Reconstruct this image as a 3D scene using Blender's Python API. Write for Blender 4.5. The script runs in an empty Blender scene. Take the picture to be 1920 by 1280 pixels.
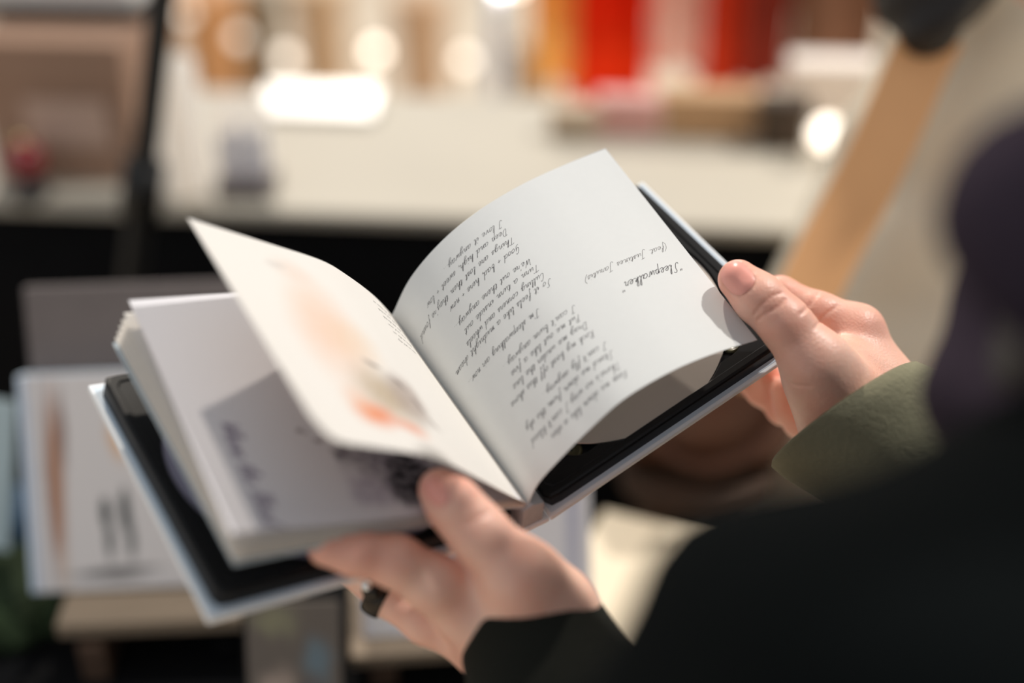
import bpy, bmesh, math, random
import numpy as np
from mathutils import Vector, Matrix

random.seed(4); RNG = np.random.default_rng(4)
SC = bpy.context.scene
COL = SC.collection

# ------------------------------------------------------------------ camera, world, sun, exposure
PITCH = math.radians(30.0)
EYE = np.array([0.0, 0.0, 1.5])
FPX = 2350.0
R_ = np.array([1.0, 0, 0]); U_ = np.array([0, math.sin(PITCH), math.cos(PITCH)]); F_ = np.array([0, math.cos(PITCH), -math.sin(PITCH)])
cam_d = bpy.data.cameras.new('camera'); cam = bpy.data.objects.new('camera', cam_d); COL.objects.link(cam)
cam.location = EYE; cam.rotation_euler = (math.pi / 2 - PITCH, 0, 0)
cam_d.sensor_width = 36; cam_d.lens = FPX * 36 / 1920; cam_d.clip_start = .02; cam_d.clip_end = 60
cam_d.dof.use_dof = True; cam_d.dof.focus_distance = 0.560; cam_d.dof.aperture_fstop = 1.75
cam_d.dof.aperture_blades = 0
SC.camera = cam

wd = bpy.data.worlds.new('sky'); SC.world = wd; wd.use_nodes = True
bg = wd.node_tree.nodes['Background']; bg.inputs[0].default_value = (0.92, 0.96, 1.0, 1); bg.inputs[1].default_value = 0.52

SUN_STRENGTH = 2.1
def camvec(v): return v[0] * R_ + v[1] * U_ + v[2] * F_
sun_to = camvec((-.128, .951, .266))
sd = bpy.data.lights.new('sun', 'SUN'); sd.energy = SUN_STRENGTH; sd.angle = math.radians(1.2); sd.color = (1.0, .90, .77)
sun = bpy.data.objects.new('sun', sd); COL.objects.link(sun)
sun.rotation_euler = Vector(sun_to).to_track_quat('Z', 'Y').to_euler()

# hall lamp, high on the right
lamp_dir = camvec(.635 * np.array([0.84663648, 0.34684845, 0.40361222]) + .70 * np.array([0.05933156, 0.69217617, -0.7192857]) + .12 * np.array([-0.52885389, 0.63292045, 0.56544254]))
lamp_pos = EYE + camvec((.08, 0, .55)) + lamp_dir / np.linalg.norm(lamp_dir) * 4.0
hd = bpy.data.lights.new('hall_lamp', 'POINT'); hd.energy = 460; hd.shadow_soft_size = .05; hd.color = (1.0, .97, .92)
hl = bpy.data.objects.new('hall_lamp', hd); COL.objects.link(hl); hl.location = lamp_pos

SC.view_settings.view_transform = 'Standard'; SC.view_settings.look = 'None'
SC.view_settings.exposure = 0.0; SC.view_settings.gamma = 1; SC.view_settings.use_curve_mapping = False
SC.cycles.use_denoising = True
SC.cycles.max_bounces = 8

# ------------------------------------------------------------------ helpers
def P3(px, py, z):           # a point seen at photo pixel (px, py), z metres in front of the lens
    return EYE + camvec(((px - 960) / FPX * z, -(py - 640) / FPX * z, z))
def CW(x, y, z): return EYE + camvec((x, y, z))
def on_z(px, py, z):         # where that line of sight meets the level z
    d = camvec(((px - 960) / FPX, -(py - 640) / FPX, 1.0)); k = (z - EYE[2]) / d[2]
    return EYE + d * k

def tag(o, label=None, cat=None, group=None, kind=None):
    if label: o['label'] = label
    if cat: o['category'] = cat
    if group: o['group'] = group
    if kind: o['kind'] = kind
    return o
def empty(name, loc, label=None, cat=None, group=None, mat=None):
    o = bpy.data.objects.new(name, None); COL.objects.link(o); o.empty_display_size = .05
    if mat is not None: o.matrix_world = mat
    else: o.location = loc
    bpy.context.view_layer.update()
    return tag(o, label, cat, group)
def mesh_obj(name, V, F, mat, parent=None, smooth=True, uv=None, world=False):
    me = bpy.data.meshes.new(name)
    V = np.asarray(V, float)
    if world and parent is not None:
        inv = np.array(parent.matrix_world.inverted()); V = V @ inv[:3, :3].T + inv[:3, 3]
    me.from_pydata([tuple(v) for v in V], [], [tuple(int(i) for i in f) for f in F]); me.update()
    if uv is not None:
        l = me.uv_layers.new(name='UVMap'); li = np.empty(len(me.loops), int); me.loops.foreach_get('vertex_index', li)
        l.data.foreach_set('uv', np.asarray(uv, np.float32)[li].ravel())
    if smooth: me.polygons.foreach_set('use_smooth', [True] * len(me.polygons))
    o = bpy.data.objects.new(name, me); COL.objects.link(o)
    if mat is not None: me.materials.append(mat)
    if parent is not None: o.parent = parent
    return o
def bm_obj(name, bm, mat, parent=None, smooth=False, world=False):
    me = bpy.data.meshes.new(name); bm.normal_update()
    if world and parent is not None: bm.transform(parent.matrix_world.inverted())
    bm.to_mesh(me); bm.free()
    if smooth: me.polygons.foreach_set('use_smooth', [True] * len(me.polygons))
    o = bpy.data.objects.new(name, me); COL.objects.link(o)
    if mat is not None: me.materials.append(mat)
    if parent is not None: o.parent = parent
    return o
def add_box(bm, lo, hi, M=None, bevel=0.0, seg=2):
    lo = Vector(lo); hi = Vector(hi)
    r = bmesh.ops.create_cube(bm, size=1.0); vs = r['verts']
    for v in vs: v.co = Vector(((v.co.x + .5) * (hi.x - lo.x) + lo.x, (v.co.y + .5) * (hi.y - lo.y) + lo.y, (v.co.z + .5) * (hi.z - lo.z) + lo.z))
    if bevel > 0:
        es = list({e for v in vs for e in v.link_edges})
        rb = bmesh.ops.bevel(bm, geom=es, offset=bevel, segments=seg, affect='EDGES', profile=.5)
        vs = list({v for f in rb['faces'] for v in f.verts} | {v for v in vs if v.is_valid})
    if M is not None: bmesh.ops.transform(bm, matrix=M, verts=vs)
    return vs
def box(name, lo, hi, mat, parent=None, bevel=.001, M=None, smooth=False, uvbox=False):
    bm = bmesh.new(); add_box(bm, lo, hi, M, bevel)
    return bm_obj(name, bm, mat, parent, smooth)
def tube(path, rad, n=20, cap=True, fold=None, up=None):
    path = np.asarray(path, float); rad = np.asarray(rad, float)
    T = np.gradient(path, axis=0); T /= np.linalg.norm(T, axis=1)[:, None]
    a = np.array(up if up is not None else (0, 0, 1.0)); 
    if abs(a @ T[0]) > .95: a = np.array((1.0, 0, 0))
    V = []
    x = a - (a @ T[0]) * T[0]; x /= np.linalg.norm(x)
    for i in range(len(path)):
        x = x - (x @ T[i]) * T[i]; x /= np.linalg.norm(x); y = np.cross(T[i], x)
        for k in range(n):
            an = 2 * math.pi * k / n; r = rad[i]
            rx, ry = (r if np.isscalar(r) or r.ndim == 0 else r[0]), (r if np.isscalar(r) or r.ndim == 0 else r[1])
            f = 1 + (fold(i / (len(path) - 1), an) if fold else 0)
            V.append(path[i] + (x * math.cos(an) * rx + y * math.sin(an) * ry) * f)
    F = []
    m = len(path)
    for i in range(m - 1):
        for k in range(n): F.append((i * n + k, i * n + (k + 1) % n, (i + 1) * n + (k + 1) % n, (i + 1) * n + k))
    if cap: F.append(tuple(range(n))[::-1]); F.append(tuple((m - 1) * n + k for k in range(n)))
    return V, F
def smooth_path(pts, n):
    pts = np.asarray(pts, float); P = np.vstack([2 * pts[0] - pts[1], pts, 2 * pts[-1] - pts[-2]]); out = []
    for i in range(1, len(P) - 2):
        a, b, c, e = P[i - 1], P[i], P[i + 1], P[i + 2]
        for t in np.linspace(0, 1, 16, endpoint=False):
            out.append(.5 * (2 * b + (c - a) * t + (2 * a - 5 * b + 4 * c - e) * t * t + (3 * b - a - 3 * c + e) * t ** 3))
    out.append(pts[-1]); out = np.array(out)
    s = np.r_[0, np.cumsum(np.linalg.norm(np.diff(out[:, :3] if out.shape[1] > 3 else out, axis=0), axis=1))]
    u = np.linspace(0, s[-1], n)
    return np.array([np.interp(u, s, out[:, k]) for k in range(out.shape[1])]).T

# ------------------------------------------------------------------ materials
def new_mat(name):
    m = bpy.data.materials.new(name); m.use_nodes = True; nt = m.node_tree
    return m, nt, nt.nodes['Principled BSDF']
def setp(b, **k):
    for n, v in k.items():
        s = b.inputs.get(n)
        if s is not None: s.default_value = v
def mat(name, col, rough=.6, metal=0.0, var=.12, scale=60.0, bump=0.0, bscale=None, spec=.4, trans=0.0, sheen=0.0, emit=None, coat=0.0, sss=0.0, stretch=(1, 1, 1)):
    m, nt, b = new_mat(name); N = nt.nodes; L = nt.links
    tc = N.new('ShaderNodeTexCoord'); mp = N.new('ShaderNodeMapping'); mp.inputs['Scale'].default_value = stretch
    L.new(tc.outputs['Object'], mp.inputs[0])
    no = N.new('ShaderNodeTexNoise'); no.inputs['Scale'].default_value = scale; no.inputs['Detail'].default_value = 5
    L.new(mp.outputs[0], no.inputs['Vector'])
    cr = N.new('ShaderNodeMix'); cr.data_type = 'RGBA'
    c = np.array(col[:3]); cr.inputs[6].default_value = (*np.clip(c * (1 - var), 0, 1), 1); cr.inputs[7].default_value = (*np.clip(c * (1 + var), 0, 1), 1)
    L.new(no.outputs[0], cr.inputs[0]); L.new(cr.outputs[2], b.inputs['Base Color'])
    setp(b, Roughness=rough, Metallic=metal); b.inputs['Specular IOR Level'].default_value = spec
    if coat: b.inputs['Coat Weight'].default_value = coat; b.inputs['Coat Roughness'].default_value = .08
    if sheen: b.inputs['Sheen Weight'].default_value = sheen; b.inputs['Sheen Roughness'].default_value = .5
    if sss:
        b.inputs['Subsurface Weight'].default_value = sss; b.inputs['Subsurface Radius'].default_value = (1.0, .35, .2); b.inputs['Subsurface Scale'].default_value = .004
    if bump:
        n2 = N.new('ShaderNodeTexNoise'); n2.inputs['Scale'].default_value = bscale or scale * 4; n2.inputs['Detail'].default_value = 6
        L.new(mp.outputs[0], n2.inputs['Vector'])
        bp = N.new('ShaderNodeBump'); bp.inputs['Strength'].default_value = bump; bp.inputs['Distance'].default_value = .001
        L.new(n2.outputs[0], bp.inputs['Height']); L.new(bp.outputs[0], b.inputs['Normal'])
    if emit:
        b.inputs['Emission Color'].default_value = (*emit[:3], 1); b.inputs['Emission Strength'].default_value = emit[3]
    if trans:
        out = N['Material Output']; t = N.new('ShaderNodeBsdfTranslucent'); L.new(cr.outputs[2], t.inputs[0])
        mx = N.new('ShaderNodeMixShader'); mx.inputs[0].default_value = trans
        L.new(b.outputs[0], mx.inputs[1]); L.new(t.outputs[0], mx.inputs[2]); L.new(mx.outputs[0], out.inputs[0])
    return m
def paint(name, base, spots, rough=.7, trans=0.0, distort=.05, dscale=6.0, grain=.03, spec=.3, fine=0.0):
    """printed sheet: soft blots of ink over a base colour, in UV space. spot = (u, v, ru, rv, rot_deg, colour, alpha, softness)"""
    m, nt, b = new_mat(name); N = nt.nodes; L = nt.links
    tc = N.new('ShaderNodeTexCoord'); no = N.new('ShaderNodeTexNoise'); no.inputs['Scale'].default_value = dscale; no.inputs['Detail'].default_value = 4
    L.new(tc.outputs['UV'], no.inputs['Vector'])
    s1 = N.new('ShaderNodeVectorMath'); s1.operation = 'SUBTRACT'; s1.inputs[1].default_value = (.5, .5, .5); L.new(no.outputs['Color'], s1.inputs[0])
    s2 = N.new('ShaderNodeVectorMath'); s2.operation = 'SCALE'; s2.inputs['Scale'].default_value = distort; L.new(s1.outputs[0], s2.inputs[0])
    s3 = N.new('ShaderNodeVectorMath'); s3.operation = 'ADD'; L.new(tc.outputs['UV'], s3.inputs[0]); L.new(s2.outputs[0], s3.inputs[1])
    fl = N.new('ShaderNodeVectorMath'); fl.operation = 'MULTIPLY'; fl.inputs[1].default_value = (1, 1, 0); L.new(s3.outputs[0], fl.inputs[0])
    rgb = N.new('ShaderNodeRGB'); rgb.outputs[0].default_value = (*base, 1); prev = rgb.outputs[0]
    n3 = N.new('ShaderNodeTexNoise'); n3.inputs['Scale'].default_value = 40; n3.inputs['Detail'].default_value = 5; L.new(tc.outputs['UV'], n3.inputs['Vector'])
    for (u, v, ru, rv, rot, c, al, soft) in spots:
        mp = N.new('ShaderNodeMapping'); mp.vector_type = 'TEXTURE'
        mp.inputs['Location'].default_value = (u, v, 0); mp.inputs['Rotation'].default_value = (0, 0, math.radians(rot)); mp.inputs['Scale'].default_value = (ru, rv, 1)
        L.new(fl.outputs[0], mp.inputs[0])
        ln = N.new('ShaderNodeVectorMath'); ln.operation = 'LENGTH'; L.new(mp.outputs[0], ln.inputs[0])
        mr = N.new('ShaderNodeMapRange'); mr.interpolation_type = 'SMOOTHSTEP'
        mr.inputs[1].default_value = 1.0; mr.inputs[2].default_value = 1.0 - soft; mr.inputs[3].default_value = 0; mr.inputs[4].default_value = al
        L.new(ln.outputs['Value'], mr.inputs[0]); fac = mr.outputs[0]
        if fine:
            q = N.new('ShaderNodeMapRange'); q.inputs[1].default_value = .5 - fine * .25; q.inputs[2].default_value = .5 + .1; q.inputs[3].default_value = 1 - fine; q.inputs[4].default_value = 1
            L.new(n3.outputs[0], q.inputs[0]); mm = N.new('ShaderNodeMath'); mm.operation = 'MULTIPLY'; L.new(fac, mm.inputs[0]); L.new(q.outputs[0], mm.inputs[1]); fac = mm.outputs[0]
        mx = N.new('ShaderNodeMix'); mx.data_type = 'RGBA'; L.new(fac, mx.inputs[0]); L.new(prev, mx.inputs[6]); mx.inputs[7].default_value = (*c, 1); prev = mx.outputs[2]
    L.new(prev, b.inputs['Base Color']); setp(b, Roughness=rough); b.inputs['Specular IOR Level'].default_value = spec
    if trans:
        out = N['Material Output']; t = N.new('ShaderNodeBsdfTranslucent'); L.new(prev, t.inputs[0])
        mxs = N.new('ShaderNodeMixShader'); mxs.inputs[0].default_value = trans
        L.new(b.outputs[0], mxs.inputs[1]); L.new(t.outputs[0], mxs.inputs[2]); L.new(mxs.outputs[0], out.inputs[0])
    return m

M = {}
M['paper'] = mat('paper', (.80, .81, .80), .8, var=.015, scale=300, spec=.2, trans=.12, bump=.03, bscale=2500)
M['paper_warm'] = mat('page_paper', (.92, .88, .83), .8, var=.03, scale=200, spec=.2, trans=.1)
M['card_blue'] = mat('pale_blue_card', (.50, .58, .64), .6, var=.05)
M['board'] = mat('cover_board', (.86, .88, .90), .45, var=.03, spec=.4)
M['board_blue'] = mat('cover_board_blue', (.62, .72, .82), .4, var=.05, spec=.5)
M['tray'] = mat('black_plastic', (.008, .008, .009), .36, var=.2, spec=.22)
M['tray_inside'] = mat('black_plastic_gloss', (.018, .017, .012), .2, var=.2, spec=.6)
M['bind'] = mat('binding', (.44, .45, .47), .75, var=.15, scale=500)
M['ink'] = mat('pen_ink', (.10, .095, .10), .8, var=.1)
M['ink_grey'] = mat('pencil_ink', (.20, .19, .19), .8, var=.1)
M['ink_violet'] = mat('violet_ink', (.24, .20, .28), .8, var=.1)
M['copper_shine'] = mat('copper_shine', (.55, .26, .15), .22, metal=1, var=.2)  # copper tint stands in for the disc's shine in the left notches
M['notch'] = mat('olive_reflection', (.10, .09, .045), .3, var=.3)  # olive tint stands in for a reflection in the right notches
M['skin_nail'] = mat('nail', (.84, .36, .29), .3, var=.05, spec=.5, sss=.1)
M['steel'] = mat('polished_steel', (.80, .82, .85), .12, metal=1, var=.03)
M['dark_metal'] = mat('dark_metal', (.035, .03, .025), .25, metal=.8, var=.2)
M['gold'] = mat('gold', (.80, .60, .28), .25, metal=1, var=.05)
M['black_cloth'] = mat('black_cloth', (.006, .006, .0065), .95, var=.3, scale=30, spec=.1, bump=.2)
M['shaded_jacket'] = mat('shaded_jacket', (.0035, .0045, .0048), .95, var=.3, scale=25, spec=.03, bump=.4, bscale=300)  # near black: shade on the shoulder put into the jacket's colour
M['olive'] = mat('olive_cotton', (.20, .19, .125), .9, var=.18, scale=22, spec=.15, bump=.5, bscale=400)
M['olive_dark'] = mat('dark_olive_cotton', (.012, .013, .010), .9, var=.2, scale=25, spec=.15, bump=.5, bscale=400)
M['plum'] = mat('plum_knit', (.040, .030, .042), .95, var=.85, scale=11, spec=.04, bump=.8, bscale=250)
M['hair'] = mat('dark_hair', (.014, .010, .008), .5, var=.4, scale=40, stretch=(6, 6, .6), bump=.6, bscale=200)
M['trousers'] = mat('dark_denim', (.02, .024, .035), .9, var=.2)
M['leather'] = mat('brown_leather', (.13, .055, .032), .5, var=.25, scale=25, bump=.3)
M['coat'] = mat('cream_wool', (.88, .76, .60), .95, var=.18, scale=16, spec=.1, sheen=.15, bump=.8, bscale=160)
M['strap'] = mat('tan_leather', (.95, .50, .23), .55, var=.1, scale=20, bump=.2)
M['white_card'] = mat('white_card', (.82, .80, .78), .55, var=.03)
M['lav_card'] = mat('lavender_card', (.72, .72, .80), .6, var=.05)
M['taupe'] = mat('taupe_cloth', (.17, .145, .14), .85, var=.12, scale=40, bump=.3)
M['wood'] = mat('pale_wood', (.24, .18, .125), .65, var=.28, scale=14, stretch=(1.2, 14, 14), bump=.3)
M['wood_dark'] = mat('dark_wood', (.09, .05, .03), .7, var=.4, scale=10, stretch=(1.2, 14, 14), bump=.3)
M['cream_top'] = mat('cream_board', (.48, .435, .36), .6, var=.08, scale=6)
M['cream_light'] = mat('light_cream_board', (.82, .70, .52), .6, var=.08, scale=6)
M['cardboard'] = mat('cardboard', (.36, .22, .15), .85, var=.08, scale=12)
M['pavement'] = mat('pavement', (.74, .62, .48), .9, var=.25, scale=3, bump=.3)
M['deep_blue'] = mat('deep_blue_cloth', (.004, .034, .08), .8, var=.3, scale=20)
M['green'] = mat('moss_green', (.02, .035, .012), .95, var=.6, scale=50, bump=1, bscale=120)
M['pale_blue'] = mat('pale_blue_paper', (.50, .60, .62), .7, var=.15, scale=9)
M['red'] = mat('red_glaze', (.20, .010, .014), .25, var=.2, coat=.5)
M['iris'] = mat('eye_dark', (.03, .02, .015), .15, spec=.6)
M['pole'] = mat('black_paint', (.006, .006, .006), .5, var=.2)
for k, c, t in (('t_orange', (1.0, .50, .14), .6), ('t_red', (.80, .04, .008), .55), ('t_pink', (.85, .52, .42), .4), ('t_scarlet', (.66, .06, .02), .4), ('t_maroon', (.26, .035, .02), .3), ('t_brown', (.25, .12, .07), .25)):
    M[k] = mat('textile_' + k[2:], c, .9, var=.12, scale=12, trans=t, spec=.1)

# ------------------------------------------------------------------ large setting: pavement
bm = bmesh.new()
bmesh.ops.create_grid(bm, x_segments=40, y_segments=40, size=9)
for v in bm.verts: v.co.y += 5; v.co.z = random.uniform(-.004, .004)
fl = bm_obj('floor', bm, M['pavement']); tag(fl, kind='structure')

# ------------------------------------------------------------------ the open book
E1 = np.array([0.84663648, 0.34684845, 0.40361222]); D_ = np.array([-0.52885389, 0.63292045, 0.56544254]); E2 = np.array([0.05933156, 0.69217617, -0.7192857])
O_ = np.array([0.01050654, -0.07792143, 0.5343962])
HB = .12825; HX = .0070; WB = .142; CA = math.atan2(.28733, .95783)
BM = Matrix.Identity(4)
for i, a in enumerate((E1, D_, E2)):
    w = camvec(a)
    for k in range(3): BM[k][i] = w[k]
w = CW(*O_)
for k in range(3): BM[k][3] = w[k]
# orthonormalise
q = BM.to_quaternion(); BM = Matrix.LocRotScale(Vector(w), q, None)
book = empty('open_book', None, 'open hardcover disc book with handwritten right page, held up in both hands', 'book', mat=BM)

def side_frame(sg):   # local frame of a cover: x outwards from the hinge, y along the spine, z up off the inside
    a = CA if sg > 0 else math.pi - CA
    ex = Vector((math.cos(a), 0, math.sin(a))); ez = Vector((-math.sin(a), 0, math.cos(a))) * (1 if sg > 0 else -1)
    F = Matrix.Identity(4)
    for k in range(3): F[k][0] = ex[k]; F[k][1] = (0, 1, 0)[k]; F[k][2] = ez[k]; F[k][3] = (sg * HX, 0, 0)[k]
    return F
def radial_plate(rings, F=None):
    """rings: list of (fn(angle)->(x,y), z); closed plate from outside bottom to centre"""
    n = 144; V = []; FF = []
    for fn, z in rings:
        for k in range(n):
            x, y = fn(2 * math.pi * k / n); V.append((x, y, z))
    for i in range(len(rings) - 1):
        for k in range(n): FF.append((i * n + k, i * n + (k + 1) % n, (i + 1) * n + (k + 1) % n, (i + 1) * n + k))
    return V, FF
def rrect(hx, hy, r):
    def fn(a):
        c, s = math.cos(a), math.sin(a); k = 1e9
        if abs(c) > 1e-9: k = min(k, hx / abs(c))
        if abs(s) > 1e-9: k = min(k, hy / abs(s))
        x, y = c * k, s * k
        ox, oy = abs(x) - (hx - r), abs(y) - (hy - r)
        if ox > 0 and oy > 0:      # move on to the corner arc
            cx, cy = (hx - r), (hy - r); ca, sa = abs(c), abs(s)
            b_ = ca * cx + sa * cy; disc = b_ * b_ - (cx * cx + cy * cy - r * r)
            if disc >= 0: k = b_ + math.sqrt(disc); x, y = c * k, s * k
        return x, y
    return fn
def circ(r, bump=0.0, wd_=.16):
    def fn(a):
        b = 0
        for q in range(4):
            dd = (a - math.pi / 4 - q * math.pi / 2 + math.pi) % (2 * math.pi) - math.pi
            b = max(b, bump * math.exp(-(dd / wd_) ** 4))
        return (r + b) * math.cos(a), (r + b) * math.sin(a)
    return fn
TC = (.0692, HB / 2)     # tray centre on a cover
def make_side(sg):
    global TC
    TC = (.0692 if sg > 0 else .0712, HB / 2)
    F = side_frame(sg)
    bm = bmesh.new(); add_box(bm, (0, 0, -.0030), (WB, HB, 0), F, .0006)
    o = bm_obj('cover_board', bm, M['board'], book)
    # paper lining with its own blue tint
    bm = bmesh.new(); add_box(bm, (.0015, .0016, 0.00005), (WB - .0015, HB - .0016, .0003), F)
    bm_obj('endpaper', bm, M['board_blue'], book)
    hx, hy = .0672, HB / 2 - .0035; T = .0075
    rings = [(rrect(hx, hy, .004), .0004), (rrect(hx, hy, .004), T - .0012), (rrect(hx - .0004, hy - .0004, .004), T - .0004), (rrect(hx - .0014, hy - .0014, .004), T),
             (rrect(hx - .004, hy - .004, .004), T), (rrect(hx - .0045, hy - .0045, .004), T - .0006), (circ(.0637, 0), T - .0006) if False else (circ(.0610, .0060), T - .0006), (circ(.0605, .0060), T - .0012), (circ(.0602, .0058), .0022),
             (circ(.012), .0022), (circ(.010), .0040), (circ(.0072), .0040), (circ(.0068), .0072), (circ(.0015), .0074)]
    hyin = hy - .0045
    V, FF = radial_plate(rings)
    V = [(max(-hx, min(hx, x)), max(-hy, min(hy, y)) if abs(y) > hyin + 1e-6 and False else max(-hy + .0012, min(hy - .0012, y)) if abs(y) > hy - .0012 and i >= 6 * 144 else y, z) for i, (x, y, z) in enumerate(V)]
    V = [F @ Vector((x + TC[0], y + TC[1], z)) for x, y, z in V]
    mesh_obj('disc_tray', V, FF if sg > 0 else [f[::-1] for f in FF], M['tray'], book, smooth=False)
    # finger notches: small glossy wells at the recess corners, reflections put into their colour
    for q in range(4):
        a = math.pi / 4 + q * math.pi / 2; rr = .0622
        V, FF = radial_plate([(circ(.0050), .0024), (circ(.0046), .0034), (circ(.0036), .0034), (circ(.003), .0027), (circ(.0004), .0026)])
        V = [F @ Vector((x + TC[0] + rr * math.cos(a), y + TC[1] + rr * math.sin(a), z)) for x, y, z in V]
        o = mesh_obj('finger_notch', V, FF if sg > 0 else [f[::-1] for f in FF], M['copper_shine'] if sg < 0 else M['notch'], book)
    return F
FR = make_side(1); FL = make_side(-1)
bm = bmesh.new(); add_box(bm, (-HX, 0, -.0030), (HX, HB, -.0003), None, .0008); bm_obj('spine', bm, M['board'], book)
poly = [(-.0066, .0002), (.0036, .0002), (.0036, .0115), (-.0024, .0138), (-.0070, .0120)]
V = [(x, y, z) for y in (.0012, HB - .002) for x, z in poly]
bm_ = [tuple(range(5)), tuple(range(9, 4, -1))] + [(k, k + 5, (k + 1) % 5 + 5, (k + 1) % 5) for k in range(5)]
mesh_obj('page_binding', V, bm_, M['bind'], book, smooth=False)

# leaves: cross sections (mm) at the near and at the far end of the spine
T0, T1 = .003, HB - .003
CURV = dict(
 right=([[-3.5, 13.1], [0.7, 25.0], [12.7, 37.0], [22.4, 45.0], [39.4, 56.0], [63.0, 60.4], [86.1, 59.5], [110.6, 55.4]],
        [[-2.3, 17.2], [7.7, 37.1], [24.4, 53.2], [44.0, 63.7], [66.8, 70.1], [90.3, 73.0], [113.2, 74.3]]),
 raised=([[-3.5, 13.1], [-15.1, 28.1], [-28.6, 46.2], [-43.6, 65.6], [-57.3, 79.7], [-74.4, 93.7], [-86.4, 103.8], [-93.8, 113.9]],
         [[-2.3, 17.2], [-11.8, 34.7], [-24.7, 53.2], [-36.9, 67.5], [-60.1, 87.1], [-77.3, 101.5], [-91.0, 113.1]]),
 top=([[-4.1, 13.0], [-13.5, 23.4], [-52.4, 39.4], [-88.4, 57.7], [-129.3, 80.3]], [[-2.6, 16.2], [-20, 34], [-50, 54.5], [-76.6, 66.0], [-119.8, 81.8]]),
 low=([[-4.8, 12.1], [-19.7, 20.2], [-52.3, 31.3], [-88.9, 45.8], [-129.6, 62.2]], [[-3.0, 13.0], [-22, 28], [-52.3, 39.0], [-88.9, 51.0], [-129.7, 62.2]]))
class Leaf:
    def __init__(s, near, far, n=44):
        s.a = smooth_path(np.array(near) / 1000, n); s.b = smooth_path(np.array(far) / 1000, n); s.n = n
        s.La = np.linalg.norm(np.diff(s.a, axis=0), axis=1).sum()
    def pt(s, u, v):      # u along the leaf from the gutter, v along the spine, both 0..1
        u = np.asarray(u, float) * (s.n - 1); i = np.clip(u.astype(int), 0, s.n - 2); f = (u - i)[..., None]; v = np.asarray(v, float)[..., None]
        A = s.a[i] * (1 - f) + s.a[i + 1] * f; B = s.b[i] * (1 - f) + s.b[i + 1] * f; Q = A * (1 - v) + B * v
        return np.stack([Q[..., 0], (T0 + (T1 - T0) * v)[..., 0], Q[..., 1]], -1)
    def nrm(s, u, v):
        e = 1e-3; u = np.clip(np.asarray(u, float), e, 1 - e); v = np.clip(np.asarray(v, float), e, 1 - e)
        du = s.pt(u + e, v) - s.pt(u - e, v); dv = s.pt(u, v + e) - s.pt(u, v - e); n = np.cross(du, dv)
        n /= np.linalg.norm(n, axis=-1)[..., None]; return n * np.sign((n[..., 2:3]) + 1e-12)
    def build(s, name, mat, th=.00022, m=14, round_corner=0.0):
        uu, vv = np.meshgrid(np.linspace(0, 1, s.n), np.linspace(0, 1, m))
        if round_corner:   # trim the near outer corner to an arc
            k = round_corner
            cut = np.clip((uu - (1 - k)) / k, 0, 1); lim = (1 - np.sqrt(np.clip(1 - cut ** 2, 0, 1))) * k
            vv = lim + (1 - lim) * vv
        top = s.pt(uu, vv); n = s.nrm(uu, vv); bot = top - n * th
        V = np.concatenate([top.reshape(-1, 3), bot.reshape(-1, 3)]); N = s.n * m; F = []
        for j in range(m - 1):
            for i in range(s.n - 1):
                a, b, c, d = j * s.n + i, j * s.n + i + 1, (j + 1) * s.n + i + 1, (j + 1) * s.n + i
                F.append((a, b, c, d)); F.append((N + d, N + c, N + b, N + a))
        ring = [(0, i) for i in range(s.n)] + [(j, s.n - 1) for j in range(1, m)] + [(m - 1, i) for i in range(s.n - 2, -1, -1)] + [(j, 0) for j in range(m - 2, 0, -1)]
        idx = [j * s.n + i for j, i in ring]
        e0 = len(V); V = np.concatenate([V, V[idx], V[[N + q for q in idx]]]); ne = len(idx)
        for k in range(ne): F.append((e0 + k, e0 + ne + k, e0 + ne + (k + 1) % ne, e0 + (k + 1) % ne))
        uv = np.stack([uu.ravel(), vv.ravel()], -1); uv = np.concatenate([uv, uv, uv[idx], uv[idx]])
        o = mesh_obj(name, V, F, mat, book, uv=uv)
        for p in o.data.polygons[-len(idx):]: p.use_smooth = False
        return o
W_ = (.80, .76, .70); 
M['print_raised'] = paint('watercolour_print', (.83, .80, .76), [
    (.67, .56, .19, .40, 12, (.84, .50, .32), .52, .9), (.66, .86, .12, .10, 0, (.78, .60, .50), .35, .9), (.72, .87, .07, .035, -10, (.55, .52, .50), .35, .9),
    (.58, .52, .16, .20, 20, (.80, .60, .42), .45, .9), (.585, .27, .17, .19, -8, (.46, .34, .20), .8, .9), (.47, .29, .12, .18, 18, (.40, .32, .28), .75, .7),
    (.69, .155, .12, .085, -6, (.80, .24, .09), .92, .9), (.57, .125, .10, .05, 8, (.80, .24, .10), .6, .9), (.73, .20, .09, .12, 0, (.80, .42, .24), .5, .95),
    (.555, .425, .055, .02, 22, (.20, .16, .14), .75, .9), (.475, .36, .06, .020, 52, (.17, .13, .12), .8, .9), (.432, .27, .055, .022, 62, (.22, .17, .16), .75, .9), (.40, .20, .05, .026, 58, (.28, .23, .21), .6, .9)],
    rough=.8, trans=.22, distort=.05, dscale=7, fine=.12)
M['print_top'] = paint('lavender_print', (.74, .72, .75), [
    (.36, .20, .17, .26, 0, (.16, .13, .19), .85, .7), (.375, .13, .12, .13, 0, (.02, .018, .024), 1, .4), (.50, .25, .10, .13, 20, (.10, .08, .12), .7, .8), (.56, .27, .05, .05, 0, (.06, .04, .06), .75, .8),
    (.62, .33, .03, .02, 0, (.08, .04, .06), .8, .8), (.53, .12, .10, .10, 0, (.30, .25, .35), .6, .8), (.66, .38, .018, .02, 0, (.09, .05, .07), .8, .8), (.13, .10, .10, .4, 0, (.30, .26, .30), .5, .6)],
    rough=.8, trans=.08, distort=.11, dscale=13, fine=.3)
LR = Leaf(*CURV['right']); LU = Leaf(*CURV['raised']); LT = Leaf(*CURV['top'])
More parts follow.
